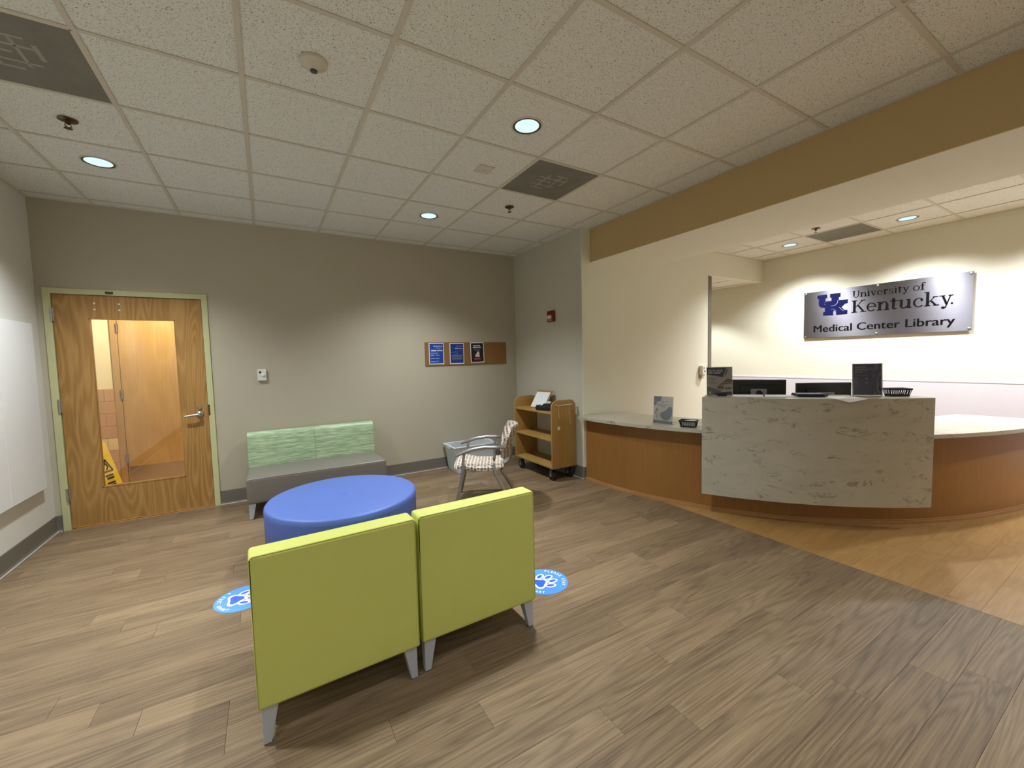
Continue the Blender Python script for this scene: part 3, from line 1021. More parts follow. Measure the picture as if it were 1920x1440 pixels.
def print_layer(parent, name, mat, rects=(), texts=(), y=-0.0012, polys=(), label=None):
    m = MB()
    for (x0, x1, z0, z1) in rects:
        m.box(x0, x1, y, y + 0.0006, z0, z1)
    for (s, x0, x1, z0, h_, b_) in texts:
        fit_text(m, s, x0, x1, z0, h_, y - 0.0001, b_)
    for p in polys:
        m.prism(p, y, y + 0.0006, 'xz')
    o = m.build(name, mat, parent)
    if len(rects) + len(texts) + len(polys) > 1 or texts:
        o['kind'] = 'stuff'
    return o


# corkboard and flyers
cb = thing('corkboard', 'long narrow brown corkboard strip pinned on the taupe wall', 'corkboard', (3.0185, YB, 1.3735))
MB().box(0, 1.205, -0.014, 0.0, 0, 0.301, 0.001, 1).build('cork_strip', 'cork', cb)


def flyer(x, z, rot, label, bg):
    t = thing('flyer', label, 'flyer', (x, YB - 0.0155, z), 0.0, 'flyers on the corkboard')
    t.rotation_euler.y = rot
    MB().box(0, 0.205, -0.0006, 0.0006, 0, 0.278).build('sheet', 'paper', t)
    print_layer(t, 'print_ground', bg, [(0.010, 0.196, 0.011, 0.268)], y=-0.0012)
    return t


f1 = flyer(3.069, 1.389, 0.0, 'bright blue event flyer, leftmost on the corkboard', 'pblue')
print_layer(f1, 'lettering', 'pwhite', [(0.03, 0.10, 0.170, 0.186), (0.108, 0.185, 0.174, 0.184)], [('RESEARCH', 0.062, 0.182, 0.226, 0.017, 0.0)], -0.0022)
print_layer(f1, 'small_print', 'ppale', [(0.10, 0.165, 0.205, 0.210), (0.022, 0.125, 0.140, 0.150), (0.022, 0.07, 0.112, 0.126), (0.09, 0.145, 0.114, 0.122), (0.022, 0.085, 0.072, 0.082), (0.095, 0.14, 0.072, 0.082), (0.022, 0.085, 0.030, 0.040), (0.098, 0.112, 0.032, 0.044), (0.118, 0.132, 0.034, 0.042)], y=-0.0022)
f2 = flyer(3.357, 1.387, 0.0, 'dark blue text flyer, middle of three on the corkboard', 'pblue2')
print_layer(f2, 'lettering', 'ppale', [(0.075, 0.125, 0.200, 0.212), (0.13, 0.18, 0.201, 0.209)], [('RESEARCH', 0.098, 0.182, 0.232, 0.012, 0.0), ('Monday,', 0.066, 0.122, 0.136, 0.011, 0.0)], -0.0022)
print_layer(f2, 'small_print', 'pgrey', [(0.025, 0.185, 0.112, 0.118)] + [(0.03, 0.18 - 0.006 * (k % 3), 0.058 + 0.009 * k, 0.0605 + 0.009 * k) for k in range(6)], y=-0.0022)
print_layer(f2, 'swoosh', 'ppale', polys=[[(0.02, 0.150), (0.15, 0.178), (0.15, 0.180), (0.02, 0.152)]], y=-0.0022)
f3 = flyer(3.664, 1.394, -0.022, 'black flyer with red bar, rightmost on the corkboard', 'pblack')
print_layer(f3, 'lettering', 'pwhite', [(0.045, 0.098, 0.226, 0.238), (0.104, 0.146, 0.226, 0.238), (0.036, 0.098, 0.203, 0.217), (0.103, 0.160, 0.203, 0.217)], y=-0.0022)
print_layer(f3, 'small_print', 'pgrey', [(0.05, 0.145, 0.182, 0.186), (0.055, 0.14, 0.170, 0.174)], y=-0.0022)
print_layer(f3, 'picture', 'pcream', polys=[[(0.068, 0.080), (0.135, 0.076), (0.132, 0.150), (0.098, 0.152), (0.094, 0.126), (0.076, 0.118)]], y=-0.0022)
print_layer(f3, 'red_bar', 'pred', [(0.05, 0.152, 0.040, 0.064)], y=-0.0022)

# fire alarm strobe on the right wall
t = thing('fire_alarm_strobe', 'red fire alarm strobe with white lettering on the grey wall', 'fire alarm', (XR, -0.745, 1.892), -PI / 2)
MB().box(-0.062, 0.062, -0.042, 0.0, 0.0, 0.138, 0.010, 3).build('housing', 'red', t, 40)
MB().box(-0.040, 0.040, -0.058, -0.040, 0.038, 0.080, 0.006, 2).build('strobe_lens', 'white', t)
m = MB(); fit_text(m, 'FIRE', -0.036, 0.036, 0.014, 0.015, -0.0425, 0.01)
m.build('lettering', 'pwhite', t)['kind'] = 'stuff'

# white boards on the left wall
for (ya, yb_, lab) in ((-0.612, -0.055, 'white wall board nearest the wooden door'), (-1.25, -0.618, 'white wall board cut off by the left edge of the photo')):
    t = thing('wall_board', lab, 'wall board', (XL, ya, 0.452), PI / 2, 'white boards on the left wall')
    L = yb_ - ya
    MB().box(0, L, -0.038, -0.022, 0, 1.37, 0.002, 1).build('panel', 'wboard', t)
    MB().box(0.05, L - 0.05, -0.022, 0.0, 1.16, 1.20).box(0.05, L - 0.05, -0.022, 0.0, 0.16, 0.20).build('mounting_rail', 'alu', t)

# sanitizer dispenser by the opening
t = thing('sanitizer_dispenser', 'small white hand sanitizer dispenser on the reception side wall', 'dispenser', (6.60, YP, 1.09))
MB().box(-0.04, 0.04, -0.055, 0.0, 0.05, 0.185, 0.010, 3).build('housing', 'white', t, 40)
MB().box(-0.028, 0.028, -0.046, -0.008, 0.0, 0.052, 0.006, 2).build('drip_cup', 'pcream', t)
MB().box(-0.014, 0.008, -0.057, -0.054, 0.138, 0.158, 0.001, 1).box(0.006, 0.030, -0.057, -0.054, 0.09, 0.114, 0.001, 1).build('badge', 'navy', t)['kind'] = 'stuff'

# ================================================================== WALL SIGN
t = thing('wall_sign', 'brushed metal wall sign reading University of Kentucky Medical Center Library', 'sign', (XREC - 0.025, -1.915, 1.634), -PI / 2)
SW, SH = 1.715, 0.668
MB().box(0, SW, 0.0, 0.004, 0, SH).build('plate', 'plate', t)
for (x, z) in ((0.022, 0.022), (0.022, SH - 0.022), (SW / 2, 0.022), (SW / 2, SH - 0.022), (SW - 0.022, 0.022), (SW - 0.022, SH - 0.022)):
    MB().lathe([(0.013, 0.0), (0.013, 0.004), (0.009, 0.007)], 20, Matrix.Translation((x, 0, z)) @ Matrix.Rotation(PI / 2, 4, 'X')).lathe([(0.008, -0.024), (0.008, 0.0)], 12, Matrix.Translation((x, 0, z)) @ Matrix.Rotation(PI / 2, 4, 'X')).build('standoff', 'chrome', t, 40)
UK = [(-2.0874, 2.2437), (-2.2053, 2.2446), (-2.2063, 2.1975), (-2.1864, 2.1939), (-2.1866, 2.1455), (-2.2612, 2.1475), (-2.2603, 2.1921), (-2.2424, 2.1946), (-2.2431, 2.2475), (-2.3657, 2.2432), (-2.3658, 2.1879), (-2.3467, 2.1864), (-2.3469, 2.1473), (-2.4521, 2.1435), (-2.4499, 2.0911), (-2.4228, 2.0905), (-2.3792, 2.0447), (-2.4162, 2.0016), (-2.4485, 1.998), (-2.448, 1.9431), (-2.3203, 1.9461), (-2.3195, 1.9856), (-2.2942, 2.0132), (-2.2823, 1.9896), (-2.2849, 1.9456), (-2.1618, 1.9497), (-2.1628, 1.9962), (-2.1829, 2.0004), (-2.1817, 2.0596), (-2.1337, 2.0674), (-2.1051, 2.1006), (-2.1034, 2.1925), (-2.0846, 2.1971)]
sy = lambda y_: -1.915 - y_
sz = lambda z_: z_ - 1.634
MB().prism([(sy(a), sz(c)) for a, c in UK], -0.004, 0.0, 'xz').build('interlocked_emblem', 'ukblue', t)
m = MB()


def strip(pts, wd=0.0045):
    for (a, b_) in zip(pts[:-1], pts[1:]):
        d = Vector((b_[0] - a[0], b_[1] - a[1])); d.normalize(); n_ = Vector((-d.y, d.x)) * wd / 2
        m.prism([(a[0] + n_.x, a[1] + n_.y), (a[0] - n_.x, a[1] - n_.y), (b_[0] - n_.x, b_[1] - n_.y), (b_[0] + n_.x, b_[1] + n_.y)], -0.0046, -0.0039, 'xz')


strip([(sy(-2.255), sz(2.075)), (sy(-2.300), sz(2.077)), (sy(-2.335), sz(2.108)), (sy(-2.338), sz(2.146))])
strip([(sy(-2.355), sz(2.045)), (sy(-2.405), sz(1.990))])
strip([(sy(-2.177), sz(2.135)), (sy(-2.19), sz(2.14))], 0.006)
strip([(sy(-2.177), sz(2.105)), (sy(-2.19), sz(2.108))], 0.006)
strip([(sy(-2.255), sz(2.028)), (sy(-2.285), sz(2.030)), (sy(-2.325), sz(1.995))], 0.003)
m.build('emblem_line', 'plate', t)['kind'] = 'stuff'
m = MB(); serif_line(m, 'University of', sy(-2.503), sy(-3.225), sz(2.156), 0.088, -0.002, 0.0)
m.build('lettering', 'signblack', t)['kind'] = 'stuff'
m = MB(); serif_line(m, 'Kentucky', sy(-2.497), sy(-3.470), sz(1.952), 0.164, -0.002, 0.0)
m.prism([(sy(-3.462) + 0.011 * math.cos(k * PI / 6), sz(1.963) + 0.011 * math.sin(k * PI / 6)) for k in range(12)], -0.002, 0.0, 'xz')
m.build('lettering', 'signblack', t)['kind'] = 'stuff'
m = MB(); fit_text(m, 'Medical Center Library', sy(-2.048), sy(-3.493), sz(1.714), 0.098, -0.0012, 0.022)
m.build('lettering', 'signblack', t)['kind'] = 'stuff'

# ================================================================== RECEPTION DESK
DC = (7.10, -1.48)
A0, A1 = 176.75, 276.0
dk = thing('reception_desk', 'curved wood reception desk with stone worktop and raised stone front', 'reception desk', (0, 0, 0))
MB().arc(DC, 2.655, 2.680, A0, A1, 0.0, 0.725, 72).build('wood_front', 'cherry', dk, 30)
MB().arc(DC, 2.680, 2.706, A0, A1, 0.0, 0.022, 72).arc(DC, 2.680, 2.694, A0, A1, 0.022, 0.034, 72).build('base_trim', 'trimwood', dk, 30)
MB().arc(DC, 2.10, 2.79, A0, A1, 0.725, 0.757, 72).build('worktop', 'stone', dk, 30)
PA0, PA1 = 206.2, 240.2
MB().arc(DC, 2.812, 2.842, PA0, PA1, 0.190, 1.030, 48).build('transaction_front', 'stone', dk, 30)
MB().arc(DC, 2.50, 2.842, PA0, PA1, 1.030, 1.058, 48).build('transaction_top', 'stone', dk, 30)
MB().arc(DC, 2.50, 2.53, PA0 + 0.3, PA1 - 0.3, 0.757, 1.030, 40).build('transaction_back', 'cherry', dk, 30)
for a in (PA0 + 0.2, PA1 - 1.0):
    MB().arc(DC, 2.53, 2.812, a, a + 0.7, 0.757, 1.030, 2).build('side_panel', 'stone', dk)
MB().arc(DC, 2.15, 2.655, A1 - 0.8, A1 - 0.1, 0.0, 0.725, 2).build('end_panel', 'cherry', dk)
for a in (205.0, 241.0):
    MB().arc(DC, 2.15, 2.655, a, a + 0.6, 0.0, 0.725, 2).build('gable', 'cherry', dk)


def polar(r, a, z=0.0):
    a = math.radians(a)
    return (DC[0] + r * math.cos(a), DC[1] + r * math.sin(a), z)


# monitors behind the raised front (their backs face the room)
def monitor(p0, p1, ztop, label):
    a = Vector(p0); c = Vector(p1); mid = (a + c) / 2; ang = math.atan2(c.y - a.y, c.x - a.x); L = (c - a).length
    t = thing('monitor', label, 'monitor', (mid.x, mid.y, 0.757), ang, 'computer monitors behind the desk front')
    zt = ztop - 0.757
    MB().box(-L / 2, L / 2, 0.0, 0.030, zt - 0.30, zt, 0.006, 2).box(-L / 2 + 0.07, L / 2 - 0.07, -0.022, 0.002, zt - 0.24, zt - 0.05, 0.012, 2).build('screen_housing', 'dark', t, 40)
    MB().box(-L / 2 + 0.012, L / 2 - 0.012, 0.030, 0.031, zt - 0.288, zt - 0.012).build('display', 'signblack', t)
    MB().box(-0.068, 0.062, -0.050, -0.020, zt - 0.19, zt - 0.085, 0.004, 2).build('mount_cover', 'pgrey', t)
    MB().lathe([(0.028, 0.0), (0.028, 0.003), (0.022, 0.003), (0.022, 0.0)], 24, Matrix.Translation((0.0, -0.050, zt - 0.125)) @ Matrix.Rotation(PI / 2, 4, 'X')).build('pivot_ring', 'dark', t)
    MB().box(-0.03, 0.03, -0.048, -0.022, 0.008, zt - 0.12, 0.003, 1).build('stand_column', 'dark', t)
    MB().box(-0.12, 0.12, -0.11, 0.08, 0.0, 0.010, 0.004, 2).build('stand_base', 'dark', t)
    return t


monitor((5.082, -2.684, 0), (5.345, -3.043, 0), 1.186, 'black computer monitor nearest the photo sign, seen from behind')
monitor((5.401, -3.104, 0), (5.737, -3.395, 0), 1.155, 'black computer monitor nearest the navy sign, seen from behind')


# acrylic sign stands
def stand(name, label, loc, rz, w_, h_, lean=0.10):
    t = thing(name, label, 'sign stand', loc, rz, 'acrylic sign stands on the desk')
    dy = h_ * math.sin(lean); dz = h_ * math.cos(lean)
    Mx = Matrix.Rotation(-lean, 4, 'X')
    card = MB().box(-w_ / 2, w_ / 2, 0.0, 0.0012, 0.004, h_).build('print_ground', 'paper', t)
    MB().box(-w_ / 2 - 0.003, w_ / 2 + 0.003, -0.0042, -0.0028, 0.0, h_ + 0.003).build('acrylic_front', 'clear', t)
    MB().box(-w_ / 2 - 0.003, w_ / 2 + 0.003, -0.0042, 0.07, 0.0, 0.0025).build('acrylic_foot', 'clear', t)
    return t, card


def lean_children(t, lean):
    for c in t.children:
        if c.name.split('.')[0] != 'acrylic_foot' and c.name.split('.')[0] != 'clip':
            c.rotation_euler.x = -lean
    return t


# photo flyer sign
p = polar(2.70, 209.3, 1.058)
tA, cA = stand('sign_stand', 'photo flyer sign with blue banner at the left end of raised counter', (4.752, -2.772, 1.058), math.radians(-46), 0.212, 0.262)
w_, h_ = 0.212, 0.262
X = lambda u: -w_ / 2 + u * w_
Z = lambda v: 0.004 + v * (h_ - 0.004)
print_layer(tA, 'ground_tint', 'pcream', [(X(0.02), X(0.98), Z(0.02), Z(0.98))], y=-0.0006)
print_layer(tA, 'banner', 'navy', polys=[[(X(.02), Z(.74)), (X(.64), Z(.64)), (X(.78), Z(.98)), (X(.02), Z(.98))], [(X(.30), Z(.02)), (X(.98), Z(.02)), (X(.98), Z(.14)), (X(.30), Z(.10))]], y=-0.0012)
print_layer(tA, 'banner_shadow', 'pslate', polys=[[(X(.70), Z(.70)), (X(.76), Z(.70)), (X(.84), Z(.92)), (X(.78), Z(.92))], [(X(.02), Z(.02)), (X(.30), Z(.02)), (X(.60), Z(.16)), (X(.40), Z(.22)), (X(.02), Z(.32))]], y=-0.0010)
print_layer(tA, 'photograph', 'pbrown', polys=[[(X(.46), Z(.36)), (X(.98), Z(.42)), (X(.98), Z(.56)), (X(.80), Z(.60)), (X(.62), Z(.50))], [(X(.42), Z(.24)), (X(.66), Z(.22)), (X(.66), Z(.34)), (X(.42), Z(.34))], [(X(.70), Z(.22)), (X(.96), Z(.22)), (X(.96), Z(.28)), (X(.70), Z(.28))]], y=-0.0011)
print_layer(tA, 'photo_detail', 'pwhite', polys=[[(X(.47), Z(.40)), (X(.51), Z(.40)), (X(.78), Z(.58)), (X(.74), Z(.59))], [(X(.60), Z(.42)), (X(.97), Z(.46)), (X(.97), Z(.475)), (X(.60), Z(.44))], [(X(.60), Z(.12)), (X(.74), Z(.14)), (X(.74), Z(.20)), (X(.60), Z(.18))]], y=-0.0016)
print_layer(tA, 'heading_bars', 'pwhite', [(X(.06), X(.20), Z(.84), Z(.885)), (X(.24), X(.34), Z(.84), Z(.885)), (X(.38), X(.62), Z(.84), Z(.885)), (X(.06), X(.24), Z(.765), Z(.81)), (X(.28), X(.54), Z(.765), Z(.81))], y=-0.0018)
print_layer(tA, 'small_print', 'pgrey', [(X(.05), X(.40 - 0.05 * (k % 3)), Z(.42 + .042 * k), Z(.436 + .042 * k)) for k in range(6)] + [(X(.08), X(.60), Z(.915), Z(.93))], y=-0.0018)
print_layer(tA, 'small_emblem', 'pwhite', polys=[[(X(.06), Z(.14)), (X(.10), Z(.14)), (X(.11), Z(.12)), (X(.14), Z(.15)), (X(.17), Z(.14)), (X(.15), Z(.10)), (X(.19), Z(.055)), (X(.14), Z(.06)), (X(.10), Z(.055)), (X(.08), Z(.09))]], y=-0.0018)
MB().box(-0.022, 0.052, -0.030, 0.010, 0.0, 0.024, 0.003, 1).build('clip', 'dark', tA)
lean_children(tA, 0.10)

# navy workshop sign
tB, cB = stand('sign_stand', 'navy Research Workshop Series sign at the right of raised counter', (5.545, -3.572, 1.058), math.radians(-46), 0.212, 0.270)
w_, h_ = 0.212, 0.270
print_layer(tB, 'print_field', 'navy', [(X(.03), X(.97), Z(.02), Z(.98))], y=-0.0008)
print_layer(tB, 'lettering', 'pwhite', texts=[('Research', X(.10), X(.46), Z(.87), 0.0130, 0.0), ('Workshop', X(.10), X(.50), Z(.79), 0.0130, 0.0), ('Series', X(.10), X(.35), Z(.72), 0.0130, 0.0)], y=-0.0020)
print_layer(tB, 'small_print', 'pgrey', [(X(.08), X(.18), Z(.505), Z(.535)), (X(.42), X(.52), Z(.505), Z(.54)), (X(.08), X(.17), Z(.385), Z(.415)), (X(.42), X(.52), Z(.375), Z(.41)), (X(.08), X(.17), Z(.28), Z(.30)), (X(.09), X(.52), Z(.62), Z(.632)), (X(.09), X(.38), Z(.465), Z(.472)), (X(.09), X(.30), Z(.345), Z(.352)), (X(.72), X(.78), Z(.05), Z(.08))], y=-0.0018)
m = MB()


def hexring(cx, cz, r, y=-0.0018):
    for k in range(6):
        a = k * PI / 3 + PI / 6; b_ = a + PI / 3
        m.prism([(cx + r * math.cos(a), cz + r * math.sin(a)), (cx + r * math.cos(b_), cz + r * math.sin(b_)), (cx + r * .78 * math.cos(b_), cz + r * .78 * math.sin(b_)), (cx + r * .78 * math.cos(a), cz + r * .78 * math.sin(a))], y, y + 0.0006, 'xz')


for (u, v_) in ((.60, .84), (.70, .80), (.80, .85), (.80, .93), (.70, .62)):
    hexring(X(u), Z(v_), 0.0125)
m.build('molecule_drawing', 'ppale', tB)['kind'] = 'stuff'
print_layer(tB, 'curve_band', 'pslate', polys=[[(X(.86), Z(.04)), (X(.92), Z(.04)), (X(.86), Z(.22)), (X(.86), Z(.45)), (X(.95), Z(.72)), (X(.92), Z(.74)), (X(.81), Z(.46)), (X(.80), Z(.22))]], y=-0.0014)
print_layer(tB, 'edge_perforation', 'pwhite', [(X(e), X(e) + 0.006, Z(.06 + .048 * k), Z(.082 + .048 * k)) for e in (.0, .955) for k in range(19) if (k * 5 + int(e * 7)) % 4], y=-0.0016)
lean_children(tB, 0.06)

# grey check-out sign on the low worktop
tC, cC = stand('sign_stand', 'pale grey sign with slate blob on the low worktop at left', (4.600, -2.270, 0.757), math.radians(-80), 0.205, 0.272)
w_, h_ = 0.205, 0.272
blob = [(X(.34 + .62 * 0), Z(.24))]
print_layer(tC, 'ground_tint', 'pcream', [(X(0.0), X(1.0), Z(0.0), Z(1.0))], y=-0.0006)
print_layer(tC, 'slate_shapes', 'pslate', polys=[[(X(0), Z(1)), (X(0), Z(.67)), (X(.08), Z(.65)), (X(.15), Z(.70)), (X(.17), Z(.80)), (X(.28), Z(.82)), (X(.38), Z(.86)), (X(.42), Z(1))],
      [(X(.35), Z(.30)), (X(.40), Z(.22)), (X(.52), Z(.14)), (X(.68), Z(.12)), (X(.84), Z(.16)), (X(.94), Z(.30)), (X(.98), Z(.50)), (X(.95), Z(.60)), (X(.86), Z(.65)), (X(.76), Z(.60)), (X(.66), Z(.50)), (X(.52), Z(.44)), (X(.40), Z(.40))],
      [(X(0), Z(0)), (X(1), Z(0)), (X(1), Z(.09)), (X(0), Z(.11))]], y=-0.0012)
print_layer(tC, 'lettering', 'ptext', texts=[('Check out', X(.24), X(.75), Z(.80), 0.0125, 0.0), ('our', X(.40), X(.57), Z(.73), 0.0125, 0.0)], y=-0.0020)
print_layer(tC, 'small_print', 'pgrey', [(X(.19), X(.46), Z(.665), Z(.695)), (X(.50), X(.76), Z(.665), Z(.695)), (X(.38), X(.61), Z(.60), Z(.63)), (X(.52), X(.82), Z(.36), Z(.37)), (X(.55), X(.80), Z(.30), Z(.308)), (X(.55), X(.80), Z(.25), Z(.258)), (X(.18), X(.90), Z(.04), Z(.05))], y=-0.0018)
print_layer(tC, 'sprig_drawing', 'pbrown', polys=[[(X(.12), Z(.52)), (X(.20), Z(.54)), (X(.25), Z(.49)), (X(.20), Z(.46)), (X(.14), Z(.46))], [(X(.08), Z(.34)), (X(.15), Z(.36)), (X(.17), Z(.45)), (X(.12), Z(.45))], [(X(.16), Z(.30)), (X(.30), Z(.36)), (X(.26), Z(.34)), (X(.18), Z(.27))], [(X(.15), Z(.24)), (X(.22), Z(.18)), (X(.21), Z(.22)), (X(.17), Z(.28))]], y=-0.0018)
lean_children(tC, 0.08)


# small slatted baskets
def basket(label, loc, rz, L=0.155, Wd=0.10, Hh=0.066, fill=None):
    t = thing('slatted_basket', label, 'basket', loc, rz, 'small dark plastic baskets')
    e = 0.014
    m = MB()
    m.box(-L / 2 + e, L / 2 - e, -Wd / 2 + e, Wd / 2 - e, 0.0, 0.006)
    m.build('bottom', 'dark', t)
    m = MB()
    for s_ in (-1, 1):
        m.box(-L / 2, L / 2, s_ * Wd / 2 - 0.004, s_ * Wd / 2 + 0.004, Hh - 0.014, Hh, 0.003, 1).box(s_ * L / 2 - 0.004, s_ * L / 2 + 0.004, -Wd / 2, Wd / 2, Hh - 0.014, Hh, 0.003, 1)
    m.build('rim', 'dark', t)
    m = MB()
    for s_ in (-1, 1):
        m.box(-L / 2 + e, L / 2 - e, s_ * (Wd / 2 - e) - 0.002, s_ * (Wd / 2 - e) + 0.002, 0.0, 0.016)
        for k in range(10):
            u = -1 + 2 * k / 9
            xb, xt = u * (L / 2 - e), u * (L / 2 - 0.004)
            m.tube([(xb, s_ * (Wd / 2 - e), 0.004), (xt, s_ * (Wd / 2 - 0.002), Hh - 0.006)], 0.0028, 6)
        for k in range(1, 6):
            u = -1 + 2 * k / 6
            m.tube([(s_ * (L / 2 - e), u * (Wd / 2 - e), 0.004), (s_ * (L / 2 - 0.002), u * (Wd / 2 - 0.004), Hh - 0.006)], 0.0028, 6)
    m.build('slats', 'dark', t)['kind'] = 'stuff'
    return t


basket('dark slatted basket of white slips on the low worktop', (4.640, -2.535, 0.757), math.radians(-66))
basket('dark slatted basket at the right end of the raised counter', (5.665, -3.725, 1.058), math.radians(-42))
sl_ = [(4.630, -2.515, 0.812, 0.3), (4.655, -2.555, 0.815, -0.4)]
for k, (x, y_, z_, a_) in enumerate(sl_):
    o = MB().box(-0.045, 0.045, -0.03, 0.03, -0.0015, 0.0015).build('paper_slip', 'paper', None, False, (x, y_, z_), a_)
    o.rotation_euler.x = 0.12 * (1 if k else -1)
    tag(o, ('white paper slip lying across the front of the low worktop basket', 'white paper slip lying across the rear of the low worktop basket')[k], 'paper slip', 'paper slips in the basket')
# a support of slips below them
o = MB().box(-0.055, 0.055, -0.032, 0.032, 0.0, 0.044).build('slip_stack', 'paper', None, False, (4.640, -2.535, 0.764), math.radians(-66))
tag(o, 'stack of white slips filling the low worktop basket', 'paper stack')
# things lying on the raised counter
def sheet(name, pts, z, mat, label, cat, th=0.0012):
    cx = sum(p_[0] for p_ in pts) / len(pts); cy = sum(p_[1] for p_ in pts) / len(pts)
    o = MB().prism([(p_[0] - cx, p_[1] - cy) for p_ in pts], 0, th, 'xy').build(name, mat, None, False, (cx, cy, z))
    return tag(o, label, cat)


def rect_at(cx, cy, L, w_, ang):
    c, s_ = math.cos(ang), math.sin(ang)
    return [(cx + c * a - s_ * b_, cy + s_ * a + c * b_) for a, b_ in ((-L / 2, -w_ / 2), (L / 2, -w_ / 2), (L / 2, w_ / 2), (-L / 2, w_ / 2))]


sheet('paper_sheet', rect_at(4.925, -2.93, 0.27, 0.21, math.radians(-52)), 1.0585, 'paper', 'white paper sheet lying beside the photo flyer sign', 'paper')
sheet('paper_sheet', rect_at(5.06, -3.11, 0.26, 0.20, math.radians(-46)), 1.0600, 'paper', 'white paper sheet lying in the middle of the raised counter', 'paper')
t = thing('paper_sheet', 'white paper sheet drooping over the counter edge by the navy sign', 'paper', polar(2.76, 227.6, 1.0585), math.radians(227.6 + 90))
# local x runs along the edge, -y points out over the front
MB().prism([(-0.10, 0.14), (0.12, 0.12), (0.13, -0.086), (-0.10, -0.086)], 0.0, 0.0012, 'xy').build('flat_part', 'paper', t)
MB().hexa([(-0.10, -0.085, 0.0), (-0.015, -0.120, -0.024), (0.13, -0.085, 0.0), (0.02, -0.085, 0.0)], [(-0.10, -0.085, 0.0012), (-0.015, -0.120, -0.0228), (0.13, -0.085, 0.0012), (0.02, -0.085, 0.0012)]).build('drooping_corner', 'paper', t)
t = thing('tablet_case', 'dark blue slim case lying open on the raised counter', 'tablet case', (5.215, -3.285, 1.0625), math.radians(-47))
MB().box(-0.11, 0.11, -0.075, 0.075, 0.0, 0.014, 0.004, 2).build('body', 'dark', t)
MB().box(-0.105, 0.09, -0.07, 0.07, 0.014, 0.020, 0.002, 1).build('cover', 'navy', t)
t = thing('pen', 'blue pen lying on the papers of the raised counter', 'pen', (4.985, -3.035, 1.0665), math.radians(30))
MB().tube([(-0.06, 0, 0), (0.05, 0, 0), (0.065, 0, 0)], [0.005, 0.005, 0.0015], 10).build('barrel', 'pblue', t, 40)
MB().tube([(-0.068, 0, 0), (-0.06, 0, 0)], 0.0035, 8).build('button', 'dark', t)

# ================================================================== SEATING
def leg_taper(mb, x, y_, sx, sy_, h_, w0=0.058, w1=0.028):
    """tapered plate leg: outer corner at (x, y), sx/sy point inwards"""
    def q(w_):
        xs_ = sorted((x, x + sx * w_)); ys_ = sorted((y_, y_ + sy_ * w_))
        return [(xs_[0], ys_[0]), (xs_[1], ys_[0]), (xs_[1], ys_[1]), (xs_[0], ys_[1])]
    mb.hexa([(a, c, 0.004) for a, c in q(w1)], [(a, c, h_) for a, c in q(w0)], 0.002, 1)
    return mb


def glide(x, y_, sx, sy_):
    return MB().box(*sorted((x + sx * .004, x + sx * .028)), *sorted((y_ + sy_ * .004, y_ + sy_ * .028)), 0.0, 0.005)


def lounge_chair(label, loc, rz):
    t = thing('lounge_chair', label, 'chair', loc, rz, 'armless lime lounge chairs')
    Wd, D, zb, zs_, zt = 0.628, 0.64, 0.148, 0.385, 0.742
    a = Wd / 2
    MB().box(-a, a, 0.0, 0.108, zb, zt, 0.016, 3).build('backrest', 'lime', t, 40)
    MB().box(-a + 0.002, a - 0.002, 0.106, D, zb + 0.003, zs_, 0.022, 3).build('seat', 'lime', t, 40)
    m = MB()
    m.tube([(-a + 0.004, 0.0045, zb + 0.01), (-a + 0.004, 0.0045, zt - 0.012), (-a + 0.012, 0.0045, zt - 0.004), (a - 0.012, 0.0045, zt - 0.004), (a - 0.004, 0.0045, zt - 0.012), (a - 0.004, 0.0045, zb + 0.01)], 0.0034, 8)
    m.build('seam', 'limeseam', t, 40)
    for (x, y_, sx, sy_) in ((-a + 0.012, 0.012, 1, 1), (a - 0.012, 0.012, -1, 1), (-a + 0.012, D - 0.02, 1, -1), (a - 0.012, D - 0.02, -1, -1)):
        l_ = leg_taper(MB(), x, y_, sx, sy_, zb + 0.004).build('leg', 'legmetal', t)
        glide(x, y_, sx, sy_).build('glide', 'dark', l_)
    return t


lounge_chair('lime green lounge chair at left, showing its back to the viewer', (1.469, -3.238, 0), math.radians(1.4))
lounge_chair('lime green lounge chair at right, nearest the reception desk', (2.112, -3.217, 0), math.radians(0.6))

# sofa
t = thing('sofa', 'armless sofa with pale green back and grey seat by the wall', 'sofa', (1.672, -0.535, 0))
a = 0.638
MB().box(-a, a, 0.0, 0.635, 0.146, 0.388, 0.028, 4).build('seat', 'leather', t, 40)
m = MB()
prof = [(0.520, 0.380), (0.640, 0.380), (0.655, 0.690), (0.648, 0.722), (0.630, 0.738), (0.600, 0.742), (0.568, 0.734), (0.552, 0.712), (0.546, 0.68)]
m.prism(prof, -a + 0.008, a - 0.008, 'yz', 0.006)
m.build('backrest', 'green', t, 40)
MB().tube([(0.0, 0.519, 0.392), (0.0, 0.545, 0.68), (0.0, 0.552, 0.712), (0.0, 0.568, 0.735), (0.0, 0.60, 0.743)], 0.0012, 6).build('seam', 'greenseam', t)
MB().tube([(-a + 0.02, 0.004, 0.379), (a - 0.02, 0.004, 0.379)], 0.003, 8).build('piping', 'leather', t)
for (x, y_, sx, sy_) in ((-a + 0.012, 0.012, 1, 1), (a - 0.012, 0.012, -1, 1), (-a + 0.012, 0.620, 1, -1), (a - 0.012, 0.620, -1, -1)):
    l_ = leg_taper(MB(), x, y_, sx, sy_, 0.150).build('leg', 'legmetal', t)
    glide(x, y_, sx, sy_).build('glide', 'dark', l_)

